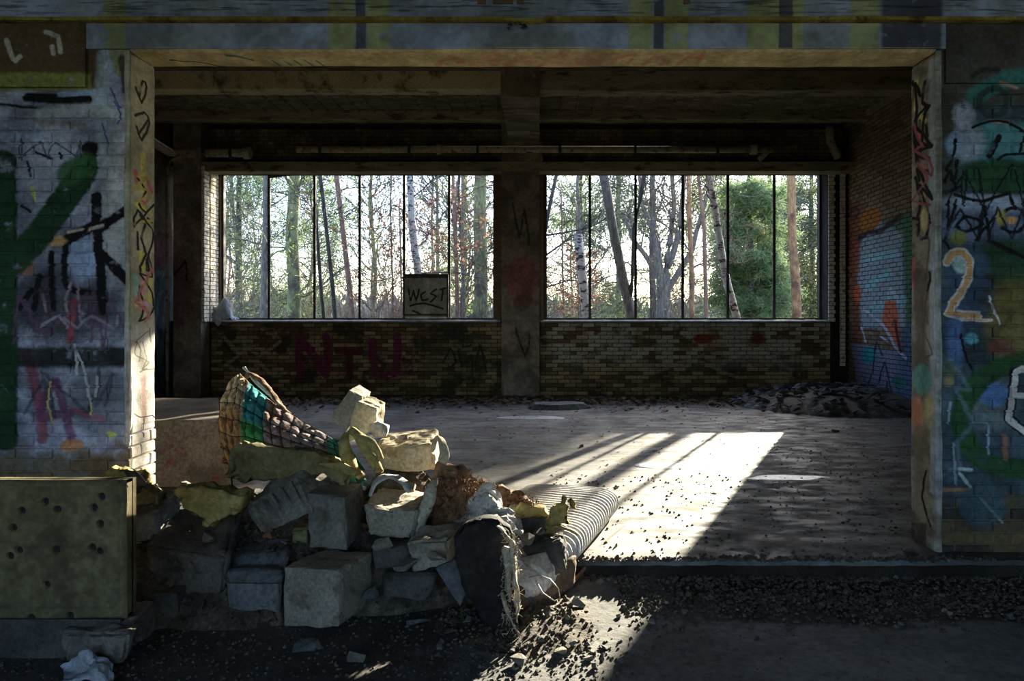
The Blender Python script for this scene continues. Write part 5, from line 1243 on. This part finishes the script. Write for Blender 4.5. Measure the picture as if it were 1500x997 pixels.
strip([P(360,556,5.55), P(366,548,5.5), P(380,556,5.45), P(398,574,5.4), P(412,592,5.36), P(425,604,5.33)], [.01,.03,.035,.03,.02,.01], .012, 'edge_lining', 'coir', seed=76, parent=qm, rough=.008)

# --- olive panel with bolt holes (lower left)
pn = empty('olive_panel', P(75, 905, 3.8), 'olive-brown panel full of bolt holes standing at the left edge of the picture', 'panel')
HOLES = [(66,734),(32,748),(84,746),(137,744),(148,728),(20,773),(147,768),(27,806),(82,805),(135,802),(145,808),(14,815),(68,856),(102,902),(45,905),(-18,760),(-20,812)]
HW = [(P(u, v, 3.72).x, P(u, v, 3.72).z) for u, v in HOLES]
def pn_fn(s, t):
    x0, x1 = P(-60, 0, 3.72).x, P(183, 0, 3.72).x; z1, z0 = P(0, 704, 3.72).z, P(0, 908, 3.72).z
    x = x0 + (x1 - x0) * s; z = z0 + (z1 - z0) * t; y = 3.72
    for hx, hz in HW:
        d = math.hypot(x - hx, z - hz)
        if d < .020: y += .05 * min(1, (.020 - d) / .005)
    fx = min(x1 - x, 9); fz = min(z1 - z, z - z0)
    if .022 < fx < .034 and z > z0 + .05: y += .01
    if .030 < (z1 - z) < .042: y += .01
    if .06 < (z - z0) < .085 and x < x1 - .08: y += .02
    lx, lz = P(40, 812, 3.72).x, P(40, 812, 3.72).z; mx, mz = P(70, 880, 3.72).x, P(70, 880, 3.72).z
    u_ = max(0, min(1, ((x - lx) * (mx - lx) + (z - lz) * (mz - lz)) / ((mx - lx) ** 2 + (mz - lz) ** 2))); d = math.hypot(x - lx - u_ * (mx - lx), z - lz - u_ * (mz - lz))
    if d < .012: y += .01
    e = min(fx, fz, .02) / .02
    return (x + nz((0, z, 0), 5, 3) * .005, y + (1 - e) ** 2 * .02 + nz((x, z, 0), 4, 7) * .005, z + nz((x, 0, 0), 3, 3) * .006)
mb = MB(); mb.grid(pn_fn, 210, 180); mb.build('face_plate', MT['panel'], pn, smooth=True)
x0, x1 = P(-60, 0, 3.72).x + .003, P(183, 0, 3.72).x - .003; z1, z0 = P(0, 704, 3.72).z - .004, P(0, 908, 3.72).z + .004
MB().box(x0, x1, 3.79, 3.83, z0, z1).box(x0, x1, 3.741, 3.80, z1 - .012, z1).box(x1 - .014, x1, 3.741, 3.80, z0, z1).box(x0, x1, 3.741, 3.80, z0, z0 + .012).build('back_box', MT['panel'], pn)
MB().box(x0, x1 - .02, 3.72, 3.83, -.12, z0).build('base', MT['dark_conc'], pn)
for hx, hz in HW: MB().tube([(hx, 3.735, hz), (hx, 3.77, hz)], .0165, 12).build('hole_shade_plug', MT['black'], pn)  # black plug in each hole stands in for the shade inside
# crumpled paper, lower left
sheet(lambda s, t: (lambda p: Vector((p.x, p.y, p.z)))(P(92 + 78 * s, 996 - 42 * math.sin(math.pi * (.15 + .7 * s)) * t, 3.42 + .12 * t)), 18, 12, .004, 'crumpled_paper', MT['white_cloth'], 80, .05, 11, label='crumpled white paper bag in front of the rough grey block', cat='paper', smooth=False)

# --- masonry ledge inside the room behind the pile
MT['ledge_stone'] = mottled('ledge_plaster', (.16, .14, .11, 1), (.27, .235, .18, 1), 2.5, (.22, .08, .08, 1), world=True)
lb = MB()
def le(t): return -2.9 - .95 * t     # right end, slanting back
lb.grid(lambda s, t: (-7.55 + (7.55 + le(t)) * s, 7.0 + 1.9 * t + (1 - s) * .1, .63 + nz((s * 5, t * 3, 0), 1.5, 1) * .012), 60, 24)
lb.grid(lambda s, t: (-7.55 + (7.55 + le(0)) * s, 7.0 + (1 - s) * .1 - .02 + nz((s * 6, t, 0), 2, 4) * .015, .63 * t), 60, 14)
lb.grid(lambda s, t: (le(s) + nz((s * 3, t, 0), 2, 6) * .02, 7.0 + 1.9 * s, .63 * t), 24, 10)
o = lb.build('masonry_ledge', MT['ledge_stone'], None, label='low plastered masonry block against the left, behind the pile', cat='masonry')

# ------------------------------------------------------------------ loose stones, chips and litter
def hull(seed, k=11, flat=.6, sz=1.):
    r_ = random.Random(seed); bm = bmesh.new()
    for i in range(k):
        v = Vector((r_.gauss(0, 1), r_.gauss(0, 1), r_.gauss(0, 1))).normalized() * r_.uniform(.75, 1); bm.verts.new((v.x * sz, v.y * sz * r_.uniform(.7, 1), v.z * flat * sz))
    bmesh.ops.convex_hull(bm, input=bm.verts[:]); 
    for v in [v for v in bm.verts if not v.link_faces]: bm.verts.remove(v)
    me = bpy.data.meshes.new('stone'); bm.to_mesh(me); bm.free(); return me
HU = [hull(i) for i in range(8)] + [hull(20 + i, 9, .22) for i in range(5)]
STM = [MT['grey_conc'], MT['pale_conc'], MT['blue_conc'], mottled('brick_rubble', (.30, .15, .08, 1), (.42, .24, .13, 1), 6)]
HUM = {}
for mi, mt in enumerate(STM):
    for hi, me in enumerate(HU):
        c = me.copy(); c.materials.clear(); c.materials.append(mt); HUM[mi, hi] = c
def ground(x, y):
    if y < 4.86: b = -.11 + nz((x, y, 0), 1.6, 6) * .014
    else: b = floor_h(x, y)
    if -2.76 < x < .3 and 3.7 < y < 6.1: b = max(b, heap_fn((x + 2.76) / 3.06, (y - 3.7) / 2.4)[2])
    return b
def stone(x, y, r, label, group, hi=None, mi=None, z=None, rg=RG, cat='stone', name='stone'):
    hi = rg.randrange(8) if hi is None else hi; mi = rg.choice((0, 0, 1, 2)) if mi is None else mi
    o = bpy.data.objects.new(name, HUM[mi, hi]); COL.objects.link(o)
    fl_ = .5 if hi < 8 else .2
    o.location = (x, y, (ground(x, y) if z is None else z) + r * fl_ * .75); o.scale = (r, r, r); o.rotation_euler = (rg.uniform(-.25, .25), rg.uniform(-.25, .25), rg.uniform(0, 6.28))
    if group: 
        where = ''
        if 'pile' in group: where = ', at the left of the pile' if x < -1.7 else ', in the middle of the pile' if x < -.75 else ', at the right of the pile'
        elif 'back wall' in group: where = ', below the left window' if x < -.8 else ', below the middle pier' if x < .1 else ', below the right window'
        elif 'dark soil' in group: where = ', near the right wall' if x > 2.2 else ', in the middle' if x > 1.2 else ', near the sunlit strip'
        label = '%s %s %s%s' % (('pale grey', 'beige', 'slate-grey', 'brick-red')[mi], 'flat' if hi > 7 else 'chunky', label, where)
    return tag(o, label, cat, group)
# named single stones
for u, v, rpx, hi, mi, lab in ((1101, 812, 10, 1, 0, 'grey upright stone at the step in the middle of the opening'), (866, 743, 5, 2, 2, 'dark lump on the sunlit floor right of the ribbed mattress'), (852, 654, 6, 3, 2, 'dark lump on the sunlit floor near the far edge of the light'),
        (848, 893, 17, 4, 0, 'largest stone on the sunlit front floor, casting a round shadow'), (822, 957, 14, 5, 1, 'pale stone at the lower edge of the sunlit strip'), (1285, 818, 11, 6, 1, 'rounded stone at the foot of the right reveal'),
        (1330, 808, 13, 0, 0, 'grey stone leaning at the base of the right reveal'), (958, 845, 12, 7, 0, 'stone below the step beside the edge of the light'), (1236, 838, 5, 1, 1, 'small white pebble-like stone on the dark soil'),
        (1223, 632, 9, 2, 2, 'dark clod on the floor in front of the rubble heap at the right'), (520, 970, 20, 3, 0, 'brown stone on the dark floor below the large pale block'), (760, 970, 16, 5, 0, 'flat stone at the bottom edge in the sunlight'), (610, 915, 26, 9, 2, 'flat slate piece on the dark floor in front of the pile'),
        (455, 950, 30, 10, 2, 'flat slate-grey fragment in front of the large pale block'), (880, 856, 9, 1, 0, 'stone lying at the step beside the mattress end'), (905, 800, 6, 4, 1, 'small stone on the sunlit floor just behind the step')):
    D = EYE * F / (v - VY) if v < 822 else (EYE + .11) * F / (v - VY)
    stone((u - VX) * D / F, D, rpx * D / F, lab, None, hi, mi)
# slabs and sheets on the floor
def flat_sheet(u0, u1, v, h, mat, label, seed, cat='sheet', name='sheet', z=.03, aspect=.5):
    D = (EYE - z) * F / (v - VY); x0, x1 = (u0 - VX) * D / F, (u1 - VX) * D / F; cx, wx_ = (x0 + x1) / 2, (x1 - x0) / 2
    def fn(s, t):
        a = 2 * math.pi * s; r_ = t; k = 1 + .25 * nz((math.cos(a), math.sin(a), 0), 1.6, seed)
        x = cx + math.cos(a) * r_ * wx_ * k; y = D + math.sin(a) * r_ * wx_ * aspect * k
        return (x, y, ground(x, y) + z * (1 if t < 1 else .0) + (.012 * nz((x, y, 0), 3, seed) * t))
    mb = MB(); mb.grid(fn, 40, 6); return mb.build(name, mat, None, label=label, cat=cat)
MT['ice'] = mottled('ice_crust', (.62, .66, .72, 1), (.45, .48, .52, 1), 6, (.25, .25, .24, 1), rough=.35, spec=.5, world=True, bump=.3)
MT['blue_sheet'] = mottled('pale_blue_sheet', (.42, .50, .62, 1), (.30, .36, .46, 1), 3, rough=.4, spec=.5, world=True, bump=.2)
flat_sheet(1090, 1215, 699, 0, MT['ice'], 'thin whitish ice crust on the floor right of the light', 1, 'ice', 'ice_patch', .008, .32)
flat_sheet(930, 1000, 680, 0, MT['blue_sheet'], 'pale bluish plastic sheet inside the sunlit stripes', 2, 'sheet', 'plastic_sheet', .006, .7)
flat_sheet(1012, 1052, 668, 0, MT['blue_sheet'], 'small bluish scrap of plastic right of the pale sheet in the light', 3, 'sheet', 'plastic_sheet', .006, .5)
flat_sheet(770, 866, 590, 0, MT['blue_conc'], 'large flat slate-blue panel lying at the back below the middle pier', 4, 'panel', 'fallen_panel', .09, .55)
flat_sheet(1092, 1190, 593, 0, MT['blue_conc'], 'flat slate-blue panel lying at the back toward the right corner', 5, 'panel', 'fallen_panel', .05, .6)
flat_sheet(725, 830, 611, 0, MT['ice'], 'long pale ice film on the floor in front of the fallen panels', 6, 'ice', 'ice_patch', .006, .35)
flat_sheet(1240, 1290, 747, 0, MT['grey_conc'], 'thin flat piece lying near the right reveal', 7, 'sheet', 'flat_piece', .02, .35)
# countable rubble
gp = (('stone fragment', 'fragments in the pile'), ('fragment on the dark soil', 'fragments on the dark soil'), ('rubble piece in the litter', 'rubble along the back wall'),
      ('small fragment on the back room floor', 'fragments on the back room floor'), ('fragment on the front floor', 'fragments on the front floor'))
rg = random.Random(21)
for i in range(70):
    x, y = rg.uniform(-2.6, .1), rg.uniform(4.15, 5.6)
    if heap_z(x, y) < .03: continue
    stone(x, y, rg.uniform(.025, .075), *gp[0], hi=rg.randrange(13), mi=rg.choice((0, 1, 1, 2, 3)), rg=rg)
for i in range(60): stone(rg.uniform(.5, 3.4), rg.gauss(4.45, .25), rg.uniform(.012, .035), *gp[1], hi=rg.randrange(13), rg=rg)
for k, (u, v, D, rr, hi, mi) in enumerate(((590, 820, 4.2, .10, 2, 0), (640, 815, 4.15, .07, 5, 1), (300, 790, 4.4, .08, 1, 0), (470, 826, 4.2, .05, 4, 2), (560, 800, 4.3, .09, 6, 1), (700, 745, 4.75, .10, 3, 2), (735, 760, 4.7, .08, 0, 0), (770, 790, 4.55, .09, 7, 1), (790, 775, 4.6, .06, 2, 0),
        (812, 800, 4.6, .06, 5, 0), (240, 730, 4.9, .10, 4, 2), (275, 712, 5.0, .08, 6, 0), (600, 712, 4.8, .06, 1, 1), (590, 640, 5.1, .05, 3, 1), (605, 648, 5.1, .05, 2, 0), (575, 640, 5.1, .045, 7, 1), (655, 790, 4.4, .07, 0, 1), (545, 870, 4.25, .07, 5, 2), (700, 940, 3.95, .05, 2, 2), (660, 930, 4.0, .06, 6, 2))):
    p = P(u, v, D); stone(p.x, p.y, rr, *gp[0], hi=hi, mi=mi, z=p.z - rr * .4, rg=rg)
for i in range(50): stone(rg.uniform(-4.5, 6.2), min(14.8, rg.gauss(14.1, .6)), rg.uniform(.05, .12), *gp[2], hi=rg.randrange(13), mi=rg.choice((0, 2, 3)), rg=rg)
for i in range(45): stone(rg.uniform(-1.5, 5.5), rg.uniform(5.4, 13), rg.uniform(.015, .05), *gp[3], hi=rg.randrange(8, 13), mi=rg.choice((0, 2)), rg=rg)
for i in range(45): stone(rg.gauss(.1, .35), rg.gauss(3.75, .25), rg.uniform(.012, .035), *gp[4], hi=rg.randrange(13), rg=rg)
# fine gravel, crumbs and leaves: stuff
def scatter(name, mat, label, cat, pts, seed, flat=False):
    r_ = random.Random(seed); mb = MB()
    for x, y, r in pts:
        z = ground(x, y); R = Euler((r_.uniform(-.5, .5), r_.uniform(-.5, .5), r_.uniform(0, 6.28))).to_matrix()
        if flat: vs_ = [(-1, -.5, 0), (.2, -.7, .15), (1, 0, 0), (.2, .6, .2), (-.8, .5, 0)]; fs = [(0, 1, 2), (0, 2, 3), (0, 3, 4)]
        else: vs_ = [(-1, -.7, -.4), (1, -.8, -.4), (.7, .9, -.4), (-.8, .8, -.4), (r_.uniform(-.6, 0), r_.uniform(-.5, .1), .7), (r_.uniform(0, .6), r_.uniform(-.1, .5), .6)]; fs = [(0, 1, 5, 4), (1, 2, 5), (2, 3, 4, 5), (3, 0, 4), (0, 3, 2, 1)]
        mb.add([R @ (Vector(v) * r) + Vector((x, y, z + r * .35)) for v in vs_], fs)
    return mb.build(name, mat, None, label=label, cat=cat, kind='stuff')
rg = random.Random(31)
soilm = mottled('soil_crumbs', (.07, .062, .05, 1), (.13, .115, .09, 1), 9, (.22, .2, .16, 1), world=True)
leafm = mottled('leaf_litter', (.12, .075, .04, 1), (.26, .17, .09, 1), 3, (.2, .19, .17, 1), world=True)
pts = [(rg.uniform(.5, 3.6), rg.gauss(4.5, .2), rg.uniform(.004, .016)) for _ in range(3800)] + [(rg.uniform(-.1, 3.0), 4.85 + rg.gauss(0, .04), rg.uniform(.005, .02)) for _ in range(1100)]
scatter('gravel', soilm, 'dark gravel and soil crumbs spread below the step', 'gravel', [p for p in pts if 3.9 < p[1] < 5.0], 1)
pts = [(rg.gauss(.0, .3), rg.gauss(3.72, .2), rg.uniform(.003, .012)) for _ in range(500)] + [(rg.uniform(-2.8, .3), rg.uniform(3.3, 4.3), rg.uniform(.003, .013)) for _ in range(1500)] + [(rg.uniform(.2, 3.2), rg.uniform(3.3, 4.2), rg.uniform(.002, .006)) for _ in range(300)]
scatter('gravel', soilm, 'crumbs and grit on the front floor before the pile', 'gravel', pts, 2)
pts = [(rg.uniform(-2.7, .2), rg.uniform(4.1, 5.8), rg.uniform(.005, .02)) for _ in range(5000)]
scatter('gravel', MT['soil'], 'crumbs of rubble between the blocks of the pile', 'gravel', [p for p in pts if heap_z(p[0], p[1]) > .02], 3)
pts = [(rg.uniform(-6.5, 6.3), 14.92 - abs(rg.gauss(0, .8)), rg.uniform(.02, .06)) for _ in range(5200)] + [(rg.uniform(-2, 6), rg.uniform(6, 14), rg.uniform(.006, .022)) for _ in range(900)] + [(rg.uniform(2.6, 6), rg.uniform(5.4, 9), rg.uniform(.008, .02)) for _ in range(800)]
scatter('leaf_litter', leafm, 'dead leaves and scraps strewn over the back room floor', 'leaves', pts, 4, True)
pts = [(rg.uniform(.1, 2.5), rg.uniform(4.95, 7.5), rg.uniform(.004, .014)) for _ in range(420)]
scatter('gravel', MT['soil'], 'specks of grit on the sunlit floor behind the step', 'gravel', pts, 5)
# slate rubble heap in the right back corner
def sh_z(x, y): 
    q = ((x - 5.6) / 2.0) ** 2 + ((y - 13.6) / 1.9) ** 2; return .34 * max(0, 1 - q) ** .8
sh = empty('slate_heap', (5.2, 13.5, 0), 'heap of dark broken slates in the right back corner below the mural', 'rubble')
mb = MB(); mb.grid(lambda s, t: (3.4 + 2.98 * s, 11.6 + 3.6 * t, -.03 + sh_z(3.4 + 2.98 * s, 11.6 + 3.6 * t) + nz((s * 8, t * 8, 0), 1, 1) * .03), 40, 40); mb.build('earth', MT['soil'], sh, center=False)
sh.children[0].location = -sh.location
slm = mottled('slate', (.06, .065, .07, 1), (.12, .125, .13, 1), 5, (.17, .15, .12, 1))
for k in range(290):
    x, y = rg.uniform(3.6, 6.25), rg.uniform(11.8, 15.1)
    if sh_z(x, y) < .01: continue
    o = bpy.data.objects.new('slate', HU[8 + rg.randrange(5)].copy() if k < 5 else None) if k < 5 else None
    if k < 5: o.data.materials.clear(); o.data.materials.append(slm); (SL := globals().setdefault('SLM', [])).append(o.data)
    else: o = bpy.data.objects.new('slate', SLM[rg.randrange(len(SLM))])
    COL.objects.link(o); o.parent = sh; r = rg.uniform(.06, .14); o.scale = (r, r, r); o.location = Vector((x, y, sh_z(x, y) + .02)) - sh.location; o.rotation_euler = (rg.gauss(0, .35), rg.gauss(0, .35), rg.uniform(0, 6.28))
